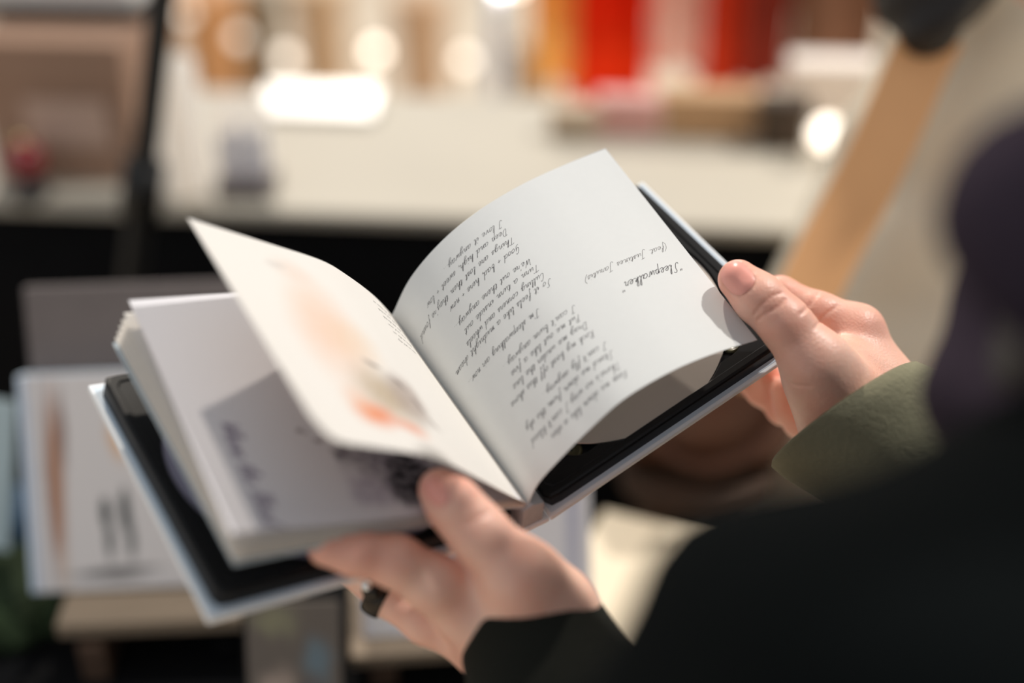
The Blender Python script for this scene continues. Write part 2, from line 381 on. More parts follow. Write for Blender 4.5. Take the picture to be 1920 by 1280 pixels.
pg_right = LR.build('page', M['paper']); tag(pg_right, 'off-white right page filled with slanted handwriting')
pg_up = LU.build('page', M['print_raised'], th=.0003, round_corner=.06); tag(pg_up, 'raised page with orange watercolour blot')
pg_top = LT.build('page', M['print_top']); tag(pg_top, 'lavender grey page with dark ink print')
for fr, th in ((.30, .0002), (.46, .0002), (.60, .0003), (.74, .0002), (.87, .0003), (1.0, .0009)):
    near = (1 - fr) * np.array(CURV['top'][0]) + fr * np.array(CURV['low'][0]); far = (1 - fr) * np.array(CURV['top'][1]) + fr * np.array(CURV['low'][1])
    pg = Leaf(near, far).build('page', M['card_blue'] if fr == 1.0 else M['paper_warm'], th=th)

# ------------------------------------------------------------------ discs lying in the trays
def disc(F, label, hue, flip):
    TC = (.0692 if hue == 'grey' else .0712, HB / 2)
    m, nt, b = new_mat('disc_' + hue); N = nt.nodes; L = nt.links
    tc = N.new('ShaderNodeTexCoord'); gr = N.new('ShaderNodeTexGradient'); gr.gradient_type = 'RADIAL'; L.new(tc.outputs['Object'], gr.inputs[0])
    cr = N.new('ShaderNodeValToRGB'); cols = dict(grey=[(.58, .54, .50), (.72, .70, .68), (.50, .44, .40), (.64, .60, .56)], lavender=[(.42, .38, .50), (.52, .50, .60), (.40, .38, .50), (.46, .42, .54)])[hue]
    cr.color_ramp.elements[0].color = (*cols[0], 1); cr.color_ramp.elements[1].color = (*cols[1], 1)
    for p_, c in ((.4, cols[2]), (.7, cols[3])): e = cr.color_ramp.elements.new(p_); e.color = (*c, 1)
    L.new(gr.outputs[0], cr.inputs[0]); L.new(cr.outputs[0], b.inputs['Base Color'])
    tg = N.new('ShaderNodeTangent'); tg.direction_type = 'RADIAL'; tg.axis = 'Z'; L.new(tg.outputs[0], b.inputs['Tangent'])
    setp(b, Roughness=.32, Metallic=.35, Anisotropic=.8)
    Mx = BM @ F @ Matrix.Translation((TC[0], TC[1], .0045)); 
    n = 96; V = []; FF = []
    prof = [(.0075, 0), (.0075, .0012), (.016, .0012), (.0162, .0014), (.0172, .0014), (.0174, .0012), (.0598, .0012), (.06, .0010), (.06, .0002), (.0598, 0)]
    for r, z in prof:
        for k in range(n): V.append((r * math.cos(2 * math.pi * k / n), r * math.sin(2 * math.pi * k / n), z))
    for i in range(len(prof)):
        j = (i + 1) % len(prof)
        for k in range(n): FF.append((i * n + k, i * n + (k + 1) % n, j * n + (k + 1) % n, j * n + k))
    o = mesh_obj('compact_disc', V, FF if flip else [f[::-1] for f in FF], m, None, smooth=False)
    o.matrix_world = Mx; tag(o, label, 'disc'); return o
disc(FR, 'silver grey compact disc in the black tray under the handwritten page', 'grey', False)
disc(FL, 'lavender compact disc in the black tray under the fanned left pages', 'lavender', False)

# ------------------------------------------------------------------ handwriting (single-stroke slanted script)
G = {
'a': (1.0, ["75,85 45,100 10,60 10,15 40,0 75,55 80,95 72,20 85,0 105,22"]), 'b': (.9, ["0,30 30,120 40,200 22,210 12,100 12,10 40,0 65,40 50,85 30,75 90,70"]),
'c': (.78, ["70,80 45,100 10,60 15,10 45,0 82,25"]), 'd': (1.0, ["75,85 40,100 10,50 15,5 45,10 75,70 95,210", "95,210 75,30 85,0 105,22"]),
'e': (.78, ["0,20 50,60 58,92 30,100 8,50 25,3 55,5 82,28"]), 'f': (.7, ["0,20 45,130 60,200 45,215 30,140 18,-80 8,-110 0,-60", "5,90 60,95"]),
'g': (1.0, ["75,85 45,100 10,60 10,15 50,15 78,95 68,-40 40,-110 8,-90 50,-20 105,25"]), 'h': (1.0, ["0,20 35,140 40,205 25,200 12,100 10,0", "10,0 30,70 60,100 70,70 65,15 80,0 105,25"]),
'i': (.52, ["0,28 25,95 20,20 35,0 55,25", "40,150 44,158"]), 'j': (.5, ["20,90 15,-70 -10,-110 -30,-80 55,20", "40,150 44,158"]),
'k': (.85, ["0,20 35,140 40,205 20,190 12,0", "12,40 55,100 45,60 20,55 50,10 85,20"]), 'l': (.52, ["0,20 35,130 40,200 25,205 15,100 15,20 30,0 55,25"]),
'm': (1.35, ["0,80 12,95 12,0", "12,10 35,90 50,80 50,0", "50,10 78,95 92,80 88,10 105,0 138,25"]), 'n': (.98, ["0,80 12,95 12,0", "12,10 40,95 60,85 58,15 72,0 100,25"]),
'o': (.85, ["45,100 10,60 15,5 50,5 70,60 45,100 88,80"]), 'p': (.9, ["0,50 20,100 8,-110", "12,20 40,100 68,80 60,20 30,0 90,20"]),
'r': (.7, ["0,25 15,105 25,85 55,85 45,20 60,0 72,20"]), 's': (.65, ["0,20 35,105 45,50 30,0 0,8", "30,0 68,22"]),
't': (.58, ["0,25 35,170 22,30 35,0 60,25", "0,115 60,120"]), 'u': (1.0, ["5,95 5,20 25,0 62,60 70,95 65,15 78,0 104,25"]),
'v': (.8, ["0,80 15,95 20,0 50,60 60,98 80,88"]), 'w': (1.15, ["5,95 10,10 25,0 50,80 55,10 70,0 95,95 118,88"]),
'x': (.85, ["0,85 20,90 55,0 85,20", "70,98 5,0"]), 'y': (.95, ["5,95 8,25 30,15 65,90 72,95 55,-60 25,-110 0,-80 98,25"]),
'z': (.8, ["5,90 60,92 5,5 60,-10 30,-100 5,-60 82,20"]),
'S': (1.0, ["85,185 60,215 30,180 45,110 35,20 0,-5 -20,25"]), 'I': (.7, ["70,200 20,215 0,190", "45,208 25,20 0,-10 -30,20"]), 'T': (1.0, ["-10,190 40,205 110,195", "55,200 35,0"]),
'C': (1.0, ["90,180 60,212 20,140 10,20 50,0 95,40"]), 'W': (1.3, ["0,190 10,205 20,10 70,160 75,10 120,210"]), 'G': (1.1, ["90,180 60,210 15,140 15,40 60,30 80,110", "80,110 70,-20 20,-60"]),
'D': (1.1, ["25,195 15,0 70,20 95,120 55,205 -10,190"]), 'P': (.95, ["20,0 40,200", "0,180 60,212 90,160 30,100"]), 'R': (1.1, ["20,0 40,200", "0,180 60,212 90,160 40,105 95,0"]),
'K': (1.0, ["15,0 35,205", "95,200 30,100 95,0"]), 'J': (.8, ["60,205 45,-40 5,-90 -15,-50", "10,190 85,210"]), 'B': (1.0, ["20,0 40,200", "0,185 70,210 80,130 35,108 85,80 60,0 20,0"]),
'(': (.5, ["50,210 15,130 15,20 40,-60"]), ')': (.5, ["10,210 40,130 30,20 -5,-60"]), "'": (.35, ["20,200 12,160"]), '"': (.6, ["15,205 10,165", "40,205 35,165"]), ',': (.4, ["15,10 5,-30"]),
'.': (.42, ["10,0 16,6"]), '&': (.95, ["80,60 20,130 55,130 10,20 40,0 90,70", "70,40 100,20"]), '+': (.8, ["40,90 35,10", "0,50 75,55"]), ' ': (.75, [])}
def script_line(name, text, leaf, mapf, xh, width, pen, mat_, slant=.38):
    """mapf(x, y) in metres -> (u, v); strokes become flat ribbons lying on the leaf"""
    pen_x = 0.0; strokes = []
    for ch in text:
        wd_, ss = G.get(ch, G['.'])
        for st in ss:
            p = np.array([[float(a) for a in q.split(',')] for q in st.split()]) / 100
            p = p + RNG.normal(0, .025, p.shape); p[:, 0] += p[:, 1] * slant + pen_x; strokes.append(smooth_path(p, max(5, 4 * len(p))) if len(p) > 2 else p)
        pen_x += wd_ + .10
    sx = width / pen_x; V = []; F = []
    for p in strokes:
        q = np.stack([p[:, 0] * sx, p[:, 1] * xh], -1); t = np.gradient(q, axis=0); l = np.linalg.norm(t, axis=1)[:, None] + 1e-9; nn = np.stack([-t[:, 1], t[:, 0]], -1) / l
        w = pen * (.75 + .35 * np.abs(nn[:, :1])); b = len(V)
        for sgn in (-.5, .5):
            uv = np.array([mapf(*z) for z in (q + nn * w * sgn)]); uv = np.clip(uv, .001, .999)
            V += list(leaf.pt(uv[:, 0], uv[:, 1]) + leaf.nrm(uv[:, 0], uv[:, 1]) * .00006)
        n = len(q)
        for k in range(n - 1): F.append((b + k, b + k + 1, b + n + k + 1, b + n + k))
    o = mesh_obj(name, V, F, mat_, None, smooth=False); return o
LN_ = [("Keep me down like a star", 72.0, 30, 10.8), ("There's no way I can't bleed", 71.8, 21.5, 16.1), ("Stand me down from the sky", 72.4, 23, 22.2), ("I can't fly anyway...", 72.4, 37, 27.4),
 ("Rock my boat off this shore", 72.1, 24, 35.6), ("Drag me under the line", 71.9, 29.5, 40.8), ("Put me out like a fire", 71.6, 32.5, 46.0), ("I can't burn anyway...", 72.0, 31, 51.0),
 ("I'm sleepwalking air now...", 58.7, 13.5, 60.0), ("So it feels like a midnight dream", 71.4, 11, 69.2), ("Culling corners and wheels", 70.9, 24.5, 73.8), ("Turn a turn inside out", 71.4, 27.5, 79.3), ("We're out there anyway...", 70.4, 24, 84.4),
 ("Good + bad, here + now", 70.1, 28, 93.2), ("Things are lost then they're found", 70.6, 6.6, 99.1), ("Deep and high, sweet + low", 70.6, 20, 105.0), ("I love it anyway...", 70.9, 36.5, 110.3)]
LRL = .136; HP = T1 - T0
for tx, s0, s1, t in LN_:
    o = script_line('handwritten_line', tx, LR, lambda x, y, s0=s0, t=t: ((s0 / 1000 - x) / LRL, (t / 1000 - y) / HP), .00165, (s0 - s1) / 1000, .00019, M['ink']); o.parent = pg_right; o['kind'] = 'stuff'
for tx, s0, s1, t, xh, pn, mt in (('"Sleepwalker"', 129.3, 95.5, 49.6, .0023, .00032, 'ink'), ("(feat. Justines Jarutis)", 129, 84, 60.6, .0016, .00021, 'ink_grey')):
    o = script_line('handwritten_title' if pn > .0003 else 'handwritten_line', tx, LR, lambda x, y, s0=s0, t=t: ((s0 / 1000 - x) / LRL, (t / 1000 - y) / HP), xh, (s0 - s1) / 1000, pn, M[mt]); o.parent = pg_right; o['kind'] = 'stuff'
o = script_line('handwritten_title', 'Where the Bleed', LT, lambda x, y: (.895 - y / .138, .43 - x / HP), .0036, .050, .0008, M['ink_violet']); o.parent = pg_top; o['kind'] = 'stuff'
for k in range(6):
    o = script_line('handwritten_line', ('all the lines we', 'hold and we hide', 'slow into the tide', 'over and over', 'here in the air', 'come on and stay')[k], LU, lambda x, y, k=k: (.085 + x / .136, .93 - .042 * k - y / HP), .0009, .017, .00016, M['ink_grey']); o.parent = pg_up; o['kind'] = 'stuff'

# ------------------------------------------------------------------ signed-distance modelling for bodies
def sd_cone(P, a, b, r1, r2):
    a = np.asarray(a, float); b = np.asarray(b, float); ba = b - a; l2 = ba @ ba; rr = r1 - r2; a2 = max(l2 - rr * rr, 1e-12); il2 = 1 / l2
    pa = P - a; y = pa @ ba; z = y - l2; v = pa * l2 - ba * y[:, None]; x2 = (v * v).sum(1); y2 = y * y * l2; z2 = z * z * l2
    k = np.sign(rr) * rr * rr * x2
    d = (np.sqrt(x2 * a2 * il2) + y * rr) * il2 - r1
    m1 = np.sign(z) * a2 * z2 > k; m2 = ~m1 & (np.sign(y) * a2 * y2 < k)
    d = np.where(m1, np.sqrt(x2 + z2) * il2 - r2, d); d = np.where(m2, np.sqrt(x2 + y2) * il2 - r1, d)
    return d
def sd_ell(P, c, r, Rm=None):
    q = P - np.asarray(c); 
    if Rm is not None: q = q @ Rm
    r = np.asarray(r); k0 = np.linalg.norm(q / r, axis=1); k1 = np.linalg.norm(q / (r * r), axis=1) + 1e-9
    return k0 * (k0 - 1) / k1
def smin(a, b, k):
    if k <= 0: return np.minimum(a, b)
    h = np.clip(k - np.abs(a - b), 0, None) / k; return np.minimum(a, b) - h * h * k * .25
def sdf_eval(prims, P):
    """prims: list of (k, primitive) ; primitive = tuple or nested list (group); negative k carves a groove"""
    d = None
    for k, pr in prims:
        if isinstance(pr, list): e = sdf_eval(pr, P)
        elif pr[0] == 'c': e = sd_cone(P, *pr[1:])
        else: e = sd_ell(P, *pr[1:])
        if k < 0: d = -smin(-d, e, -k)
        else: d = e if d is None else smin(d, e, k)
    return d
def bounds(prims):
    lo, hi = np.full(3, 1e9), np.full(3, -1e9)
    for k, pr in prims:
        if isinstance(pr, list): a, b = bounds(pr)
        elif pr[0] == 'c':
            r = max(pr[3], pr[4]); a = np.minimum(pr[1], pr[2]) - r; b = np.maximum(pr[1], pr[2]) + r
        else: r = max(pr[2]); a = np.asarray(pr[1]) - r; b = np.asarray(pr[1]) + r
        lo = np.minimum(lo, a); hi = np.maximum(hi, b)
    return lo, hi
def sdf_mesh(prims, h, warp=None):
    lo, hi = bounds(prims); lo = lo - 4 * h; hi = hi + 4 * h; B = 10
    nb = np.ceil((hi - lo) / (h * B)).astype(int); n = nb * B
    f = lambda P: sdf_eval(prims, P) + (warp(P) if warp else 0)
    bi = np.stack(np.meshgrid(*[np.arange(k) for k in nb], indexing='ij'), -1).reshape(-1, 3)
    cen = lo + (bi * B + B / 2) * h; dc = f(cen); act = np.abs(dc) < h * B * .9 + .004
    D = np.empty(n, np.float32)
    off = np.stack(np.meshgrid(*[np.arange(B)] * 3, indexing='ij'), -1).reshape(-1, 3)
    for i in np.nonzero(~act)[0]:
        b = bi[i] * B; D[b[0]:b[0] + B, b[1]:b[1] + B, b[2]:b[2] + B] = dc[i]
    ai = np.nonzero(act)[0]
    for c in range(0, len(ai), 300):
        s = ai[c:c + 300]; P = lo + ((bi[s] * B)[:, None, :] + off[None]) * h; v = f(P.reshape(-1, 3)).reshape(len(s), B, B, B)
        for j, i in enumerate(s):
            b = bi[i] * B; D[b[0]:b[0] + B, b[1]:b[1] + B, b[2]:b[2] + B] = v[j]
    # surface nets
    S = D < 0; nx, ny, nz = D.shape
    cs = np.zeros((nx - 1, ny - 1, nz - 1), np.int8)
    for dx in (0, 1):
        for dy in (0, 1):
            for dz in (0, 1): cs += S[dx:nx - 1 + dx, dy:ny - 1 + dy, dz:nz - 1 + dz]
    mix = (cs > 0) & (cs < 8); ids = np.full(mix.shape, -1, np.int64); cell = np.argwhere(mix); ids[mix] = np.arange(len(cell))
    acc = np.zeros((len(cell), 3)); cnt = np.zeros(len(cell))
    cor = [(a, b, c) for a in (0, 1) for b in (0, 1) for c in (0, 1)]
    for p in cor:
        for ax in range(3):
            if p[ax]: continue
            q_ = list(p); q_[ax] = 1
            d0 = D[cell[:, 0] + p[0], cell[:, 1] + p[1], cell[:, 2] + p[2]]; d1 = D[cell[:, 0] + q_[0], cell[:, 1] + q_[1], cell[:, 2] + q_[2]]
            m = (d0 < 0) != (d1 < 0); t = np.where(m, d0 / (d0 - d1 + 1e-20), 0)
            pt = np.tile(np.array(p, float), (len(cell), 1)); pt[:, ax] += t
            acc[m] += pt[m]; cnt[m] += 1
    V = lo + (cell + acc / cnt[:, None]) * h; F = []
    for ax in range(3):
        o1, o2 = (ax + 1) % 3, (ax + 2) % 3
        a = [slice(None)] * 3; b = [slice(None)] * 3; a[ax] = slice(0, -1); b[ax] = slice(1, None)
        ch = np.argwhere(S[tuple(a)] != S[tuple(b)]); ch = ch[(ch[:, o1] > 0) & (ch[:, o2] > 0) & (ch[:, o1] < D.shape[o1] - 1) & (ch[:, o2] < D.shape[o2] - 1)]
        e1 = np.zeros(3, int); e1[o1] = 1; e2 = np.zeros(3, int); e2[o2] = 1
        q_ = [ids[tuple((ch - x).T)] for x in (e1 + e2, e2, 0 * e1, e1)]
        q_ = np.stack(q_, 1); s0 = S[tuple(ch.T)]; q_[~s0] = q_[~s0][:, ::-1]; F.append(q_)
    F = np.concatenate(F); F = F[(F >= 0).all(1)]
    return V, F
def chain(pts, k=.003): return [(k, ('c', pts[i][0], pts[i + 1][0], pts[i][1], pts[i + 1][1])) for i in range(len(pts) - 1)]
def H(px, py, z, r): return (P3(px, py, z), r)

# --- right hand
rh_wrist = (P3(1668, 828, .588), .0235); rh_wrist2 = (P3(1612, 838, .578), .0225)
rh_thumb = chain([H(1384, 524, .5475, .0088), H(1424, 560, .5440, .0101), H(1470, 604, .5420, .0104), H(1530, 682, .5430, .0142), H(1584, 772, .5640, .0205)], .006)
rh_index = chain([H(1368, 668, .606, .0072), H(1392, 618, .612, .0078), H(1462, 553, .600, .0086), H(1535, 588, .5920, .0098), H(1606, 622, .590, .0128)], .004)
rh_mid = chain([H(1380, 655, .622, .0074), H(1398, 700, .632, .0080), H(1432, 728, .634, .0088), H(1530, 700, .620, .0098), H(1612, 668, .606, .0125)], .004)
rh_ring = chain([H(1430, 690, .620, .0072), H(1444, 730, .630, .0078), H(1470, 763, .632, .0086), H(1550, 740, .622, .0095), H(1618, 712, .612, .0120)], .004)
rh_pink = chain([H(1468, 730, .612, .0064), H(1480, 765, .618, .0070), H(1500, 790, .620, .0078), H(1560, 785, .614, .0088), H(1618, 752, .608, .0110)], .004)
def palm(mcps, w1, w2): return [(.012, ('c', m_[0], w_[0], m_[1], w_[1])) for m_, w_ in mcps]
rh = [(0, rh_thumb), (.007, [(.010, ('c', P3(1606, 622, .590), rh_wrist[0], .0128, .0220)), (.012, ('c', P3(1612, 668, .606), rh_wrist[0], .0125, .0210)), (.012, ('c', P3(1618, 712, .612), rh_wrist2[0], .012, .0200)),
      (.012, ('c', P3(1618, 752, .608), rh_wrist2[0], .011, .0200)), (.014, ('c', P3(1545, 712, .551), rh_wrist2[0], .0165, .0215)), (.012, ('c', P3(1578, 700, .575), P3(1640, 760, .585), .016, .022)), (.010, ('c', rh_wrist2[0], rh_wrist[0], .0215, .0215))]),
      (.004, rh_index), (.003, rh_mid), (.003, rh_ring), (.003, rh_pink)]
def surf_hit(prims, px, py, z0=.40, z1=.7, warp=None):
    a = P3(px, py, 1.0) - EYE; z = z0
    for _ in range(90):
        d = float(sdf_eval(prims, (EYE + a * z)[None])[0])
        if d < .00005: return EYE + a * z
        z += max(d * .8, .0001)
        if z > z1: return None
    return EYE + a * z
def groove(prims, pix, r, k=.0010, sink=.0):
    out = []; pix = smooth_path(np.array(pix, float), max(10, 4 * len(pix))) if len(pix) < 12 else pix; pts = [surf_hit(prims, *p) for p in pix]; pts = [p for p in pts if p is not None]
    for a, b in zip(pts[:-1], pts[1:]): out.append((-k, ('c', a, b, r, r)))
    return out
rh_g = []
for pix, r in (([(1414, 592), (1426, 574), (1446, 556), (1466, 548)], .0002), ([(1420, 600), (1436, 588), (1460, 574), (1472, 560)], .0003), 
               ([(1500, 590), (1516, 574), (1534, 548)], .00035), ([(1528, 615), (1545, 592), (1572, 572)], .00035), ([(1470, 708), (1490, 722), (1520, 724)], .0003)):
    rh_g += groove(rh, pix, r)
# nail bed sits a little below its folds
def nail_outline(cx, cy, ax, al, aw, n=22):
    ax = np.array(ax) / np.linalg.norm(ax); ay = np.array((-ax[1], ax[0])); out = []
    for k in range(n):
        t = 2 * math.pi * k / n; c, s = math.cos(t), math.sin(t); e = .72
        out.append(np.array((cx, cy)) + ax * al * np.sign(c) * abs(c) ** e + ay * aw * np.sign(s) * abs(s) ** e)
    return out
rn = nail_outline(1383, 521, (-.55, -.62), 31, 27)
rh_g += groove(rh, [tuple(p) for p in rn] + [tuple(rn[0])], .00045, .0008)
# --- left hand
lh_wrist = (P3(1002, 1192, .507), .0250)
lh_thumb = chain([H(824, 917, .4830, .0082), H(852, 948, .4810, .0098), H(893, 994, .4820, .0106), H(972, 1078, .4850, .0142), H(1030, 1150, .4950, .0200)], .006)
lh_index = chain([H(612, 1026, .4690, .0072), H(668, 1036, .4735, .0082), H(742, 1052, .4790, .0096), H(812, 1092, .4860, .0108), H(876, 1140, .4970, .0135)], .005)
lh_mid = chain([H(622, 1000, .535, .0072), H(660, 1060, .532, .0080), H(722, 1112, .514, .0086), H(800, 1160, .5110, .0098), H(894, 1196, .5130, .0125)], .004)
lh_ring = chain([H(680, 1010, .556, .0070), H(712, 1060, .556, .0078), H(760, 1112, .545, .0084), H(840, 1160, .535, .0095), H(912, 1206, .5260, .0115)], .004)
lh_pink = chain([H(742, 1030, .566, .0062), H(762, 1070, .566, .0070), H(800, 1112, .560, .0078), H(860, 1160, .550, .0085), H(925, 1206, .538, .0105)], .004)
lh = [(0, lh_thumb), (.006, [(.010, ('c', P3(876, 1140, .497), lh_wrist[0], .0135, .0240)), (.012, ('c', P3(894, 1196, .513), lh_wrist[0], .0125, .0220)), (.012, ('c', P3(912, 1206, .526), P3(1000, 1200, .516), .0115, .022)),
      (.012, ('c', P3(925, 1206, .538), P3(1000, 1200, .520), .0105, .020)), (.014, ('c', P3(985, 1098, .488), lh_wrist[0], .0155, .0240))]),
      (.005, lh_index), (.003, lh_mid), (.003, lh_ring), (.003, lh_pink)]
lh_g = []
ln = nail_outline(818, 922, (-.55, -.80), 30, 21)
lh_g += groove(lh, [tuple(p) for p in ln] + [tuple(ln[0])], .0004, .0008)
lh_g += groove(lh, [(868, 985), (890, 975), (915, 960)], .0004)

# --- reader: joints in lens space
SHL = np.array((.099, -.111, .275)); SHR = np.array((.425, .014, .515)); UPc = np.array((0, math.cos(PITCH), -math.sin(PITCH)))
FWD = np.cross(SHR - SHL, UPc); FWD /= np.linalg.norm(FWD); FWD = FWD if FWD[2] > 0 else -FWD      # horizontal, away from the lens
ELL = np.array((.115, -.315, .385)); ELR = np.array((.385, -.185, .580))
c_ = lambda v: CW(*v)
MID = (SHL + SHR) / 2
HEAD = MID + UPc * .235 + FWD * .075
elL, elR, shL, shR = c_(ELL), c_(ELR), c_(SHL), c_(SHR)
def side_v(): v = SHR - SHL; return v / np.linalg.norm(v)
SV = side_v(); hips = MID - UPc * .46
lhw = lh_wrist[0]; rhw = (rh_wrist[0] + rh_wrist2[0]) / 2
body_pr = [(0, ('c', rhw, elR, .027, .036)), (.01, ('c', elR, shR, .036, .045)), (.01, ('c', lhw, elL, .027, .036)), (.01, ('c', elL, shL, .036, .045)),
           (.03, ('c', shL, shR, .05, .05)), (.05, ('c', c_(MID - UPc * .12), c_(hips), .11, .12)), (.05, ('c', c_(MID - UPc * .1 - SV * .06), c_(MID - UPc * .1 + SV * .06), .10, .10)), (.04, ('c', c_(MID), c_(MID + UPc * .14 + FWD * .03), .052, .048)),
           (.03, ('e', c_(HEAD + UPc * .02 - FWD * .01), (.078, .092, .098), np.array([camvec(SV), camvec(FWD), camvec(UPc)]).T)),
           (.03, ('e', c_(HEAD - UPc * .055 + FWD * .035), (.055, .055, .055), None)), (.02, ('c', c_(HEAD + FWD * .085 + UPc * .0), c_(HEAD + FWD * .105 - UPc * .028), .010, .014)),
           (.012, ('c', c_(HEAD + FWD * .085 - UPc * .058 - SV * .018), c_(HEAD + FWD * .085 - UPc * .058 + SV * .018), .008, .008)),
           (.010, ('c', c_(HEAD - SV * .078 + UPc * .015), c_(HEAD - SV * .080 - UPc * .03), .012, .008)), (.010, ('c', c_(HEAD + SV * .078 + UPc * .015), c_(HEAD + SV * .080 - UPc * .03), .012, .008))]
eye_s = [c_(HEAD + FWD * .086 + UPc * .005 + s * SV * .031) for s in (-1, 1)]
for e in eye_s: body_pr.append((-.010, ('c', e + camvec(FWD) * .006, e + camvec(FWD) * .008, .011, .011)))
for s_ in (-1, 1): body_pr.append((.010, ('c', c_(HEAD + FWD * .088 + UPc * .026 + s_ * SV * .018), c_(HEAD + FWD * .078 + UPc * .024 + s_ * SV * .044), .006, .005)))
body_pr.append((-.002, ('c', c_(HEAD + FWD * .095 - UPc * .058 - SV * .02), c_(HEAD + FWD * .095 - UPc * .058 + SV * .02), .0012, .0012)))
M['skin'] = None
def skin_mat():
    m, nt, b = new_mat('skin'); N = nt.nodes; L = nt.links
    tc = N.new('ShaderNodeTexCoord'); n1 = N.new('ShaderNodeTexNoise'); n1.inputs['Scale'].default_value = 45; n1.inputs['Detail'].default_value = 4; L.new(tc.outputs['Object'], n1.inputs['Vector'])
    cr = N.new('ShaderNodeValToRGB'); cr.color_ramp.elements[0].position = .35; cr.color_ramp.elements[0].color = (.82, .44, .33, 1); cr.color_ramp.elements[1].position = .65; cr.color_ramp.elements[1].color = (.88, .55, .43, 1)
    L.new(n1.outputs[0], cr.inputs[0])
    at = N.new('ShaderNodeAttribute'); at.attribute_name = 'blush'; mx = N.new('ShaderNodeMix'); mx.data_type = 'RGBA'; L.new(at.outputs['Fac'], mx.inputs[0]); L.new(cr.outputs[0], mx.inputs[6]); mx.inputs[7].default_value = (.84, .31, .22, 1)
    L.new(mx.outputs[2], b.inputs['Base Color']); setp(b, Roughness=.42); b.inputs['Specular IOR Level'].default_value = .5
    b.inputs['Subsurface Weight'].default_value = .25; b.inputs['Subsurface Radius'].default_value = (1, .35, .2); b.inputs['Subsurface Scale'].default_value = .004
    vo = N.new('ShaderNodeTexVoronoi'); vo.inputs['Scale'].default_value = 900; L.new(tc.outputs['Object'], vo.inputs['Vector'])
    n2 = N.new('ShaderNodeTexNoise'); n2.inputs['Scale'].default_value = 260; n2.inputs['Detail'].default_value = 5; L.new(tc.outputs['Object'], n2.inputs['Vector'])
    ad = N.new('ShaderNodeMath'); ad.operation = 'ADD'; L.new(vo.outputs['Distance'], ad.inputs[0]); L.new(n2.outputs[0], ad.inputs[1])
    bp = N.new('ShaderNodeBump'); bp.inputs['Strength'].default_value = .22; bp.inputs['Distance'].default_value = .0006; L.new(ad.outputs[0], bp.inputs['Height']); L.new(bp.outputs[0], b.inputs['Normal'])
    return m
M['skin'] = skin_mat()
reader = empty('person', (float(c_(hips)[0]), float(c_(hips)[1]), 0.0), 'person in dark jacket with plum scarf, at the right, holding the open book', 'person')

def tmp_obj(V, F):
    me = bpy.data.meshes.new('tmp'); me.from_pydata([tuple(v) for v in V], [], [tuple(int(i) for i in f) for f in F]); me.update()
    o = bpy.data.objects.new('tmp', me); COL.objects.link(o); return o
def make_body():
    Vb, Fb = sdf_mesh(body_pr, .006); base = tmp_obj(Vb, Fb)
    tools = []
    for pr, g, el in ((rh, rh_g, elR), (lh, lh_g, elL)):
        w_ = rhw if el is elR else lhw; d = (el - w_) / np.linalg.norm(el - w_)
        V, F = sdf_mesh([(0, pr)] + g + [(.012, ('c', w_, w_ + d * .05, .0235, .0255))], .00078 if el is elR else .00105)
        tools.append(tmp_obj(V, F))
    for t in tools:
        md = base.modifiers.new('u', 'BOOLEAN'); md.operation = 'UNION'; md.object = t; md.solver = 'EXACT'
    dg = bpy.context.evaluated_depsgraph_get(); ev = base.evaluated_get(dg); me = bpy.data.meshes.new_from_object(ev)
    for o in [base] + tools: bpy.data.objects.remove(o)
    return me
bme = make_body()
nv = len(bme.vertices); co = np.empty(nv * 3, np.float32); bme.vertices.foreach_get('co', co); co = co.reshape(-1, 3).astype(float)
bl = np.zeros(nv)
for c, r, a in ((P3(1384, 524, .548), .014, .75), (P3(1470, 598, .54), .016, .35), (P3(1606, 622, .59), .022, .35), (P3(1420, 740, .632), .03, .6), (P3(1540, 640, .56), .02, .2), (P3(824, 917, .483), .013, .6), (P3(640, 1032, .47), .02, .45), (P3(890, 1000, .48), .016, .2), (P3(1500, 560, .6), .02, .4)):
    bl = np.maximum(bl, a * np.exp(-(np.linalg.norm(co - c, axis=1) / r) ** 2))
inv = np.array(reader.matrix_world.inverted()); co = co @ inv[:3, :3].T + inv[:3, 3]
bme.vertices.foreach_set('co', co.astype(np.float32).ravel()); bme.update()
at = bme.attributes.new('blush', 'FLOAT', 'POINT'); at.data.foreach_set('value', bl.astype(np.float32))
bme.polygons.foreach_set('use_smooth', [True] * len(bme.polygons)); bme.materials.clear(); bme.materials.append(M['skin'])
body = bpy.data.objects.new('body', bme); COL.objects.link(body); body.parent = reader

def nail(prims, cx, cy, ax, al, aw, name):
    ax = np.array(ax) / np.linalg.norm(ax); ay = np.array((-ax[1], ax[0])); V = []; nr, na = 7, 28; toc = -F_
    for i in range(nr):
        for k in range(na):
            t = 2 * math.pi * k / na; c, s = math.cos(t), math.sin(t); e = .72; rr = i / (nr - 1)
            p = np.array((cx, cy)) + rr * (ax * al * np.sign(c) * abs(c) ** e + ay * aw * np.sign(s) * abs(s) ** e)
            h = surf_hit(prims, *p)
            if h is None: h = V[-1] if V else P3(cx, cy, .55)
            V.append(h + toc * (.0008 * (1 - rr ** 6) - .00015))
    F = [(i * na + k, i * na + (k + 1) % na, (i + 1) * na + (k + 1) % na, (i + 1) * na + k) for i in range(nr - 1) for k in range(na)]
    return mesh_obj(name, V, F, M['skin_nail'], reader, world=True)
nail(rh, 1383, 521, (-.55, -.62), 31, 27, 'thumbnail')
nail(lh, 818, 922, (-.55, -.80), 30, 21, 'thumbnail')
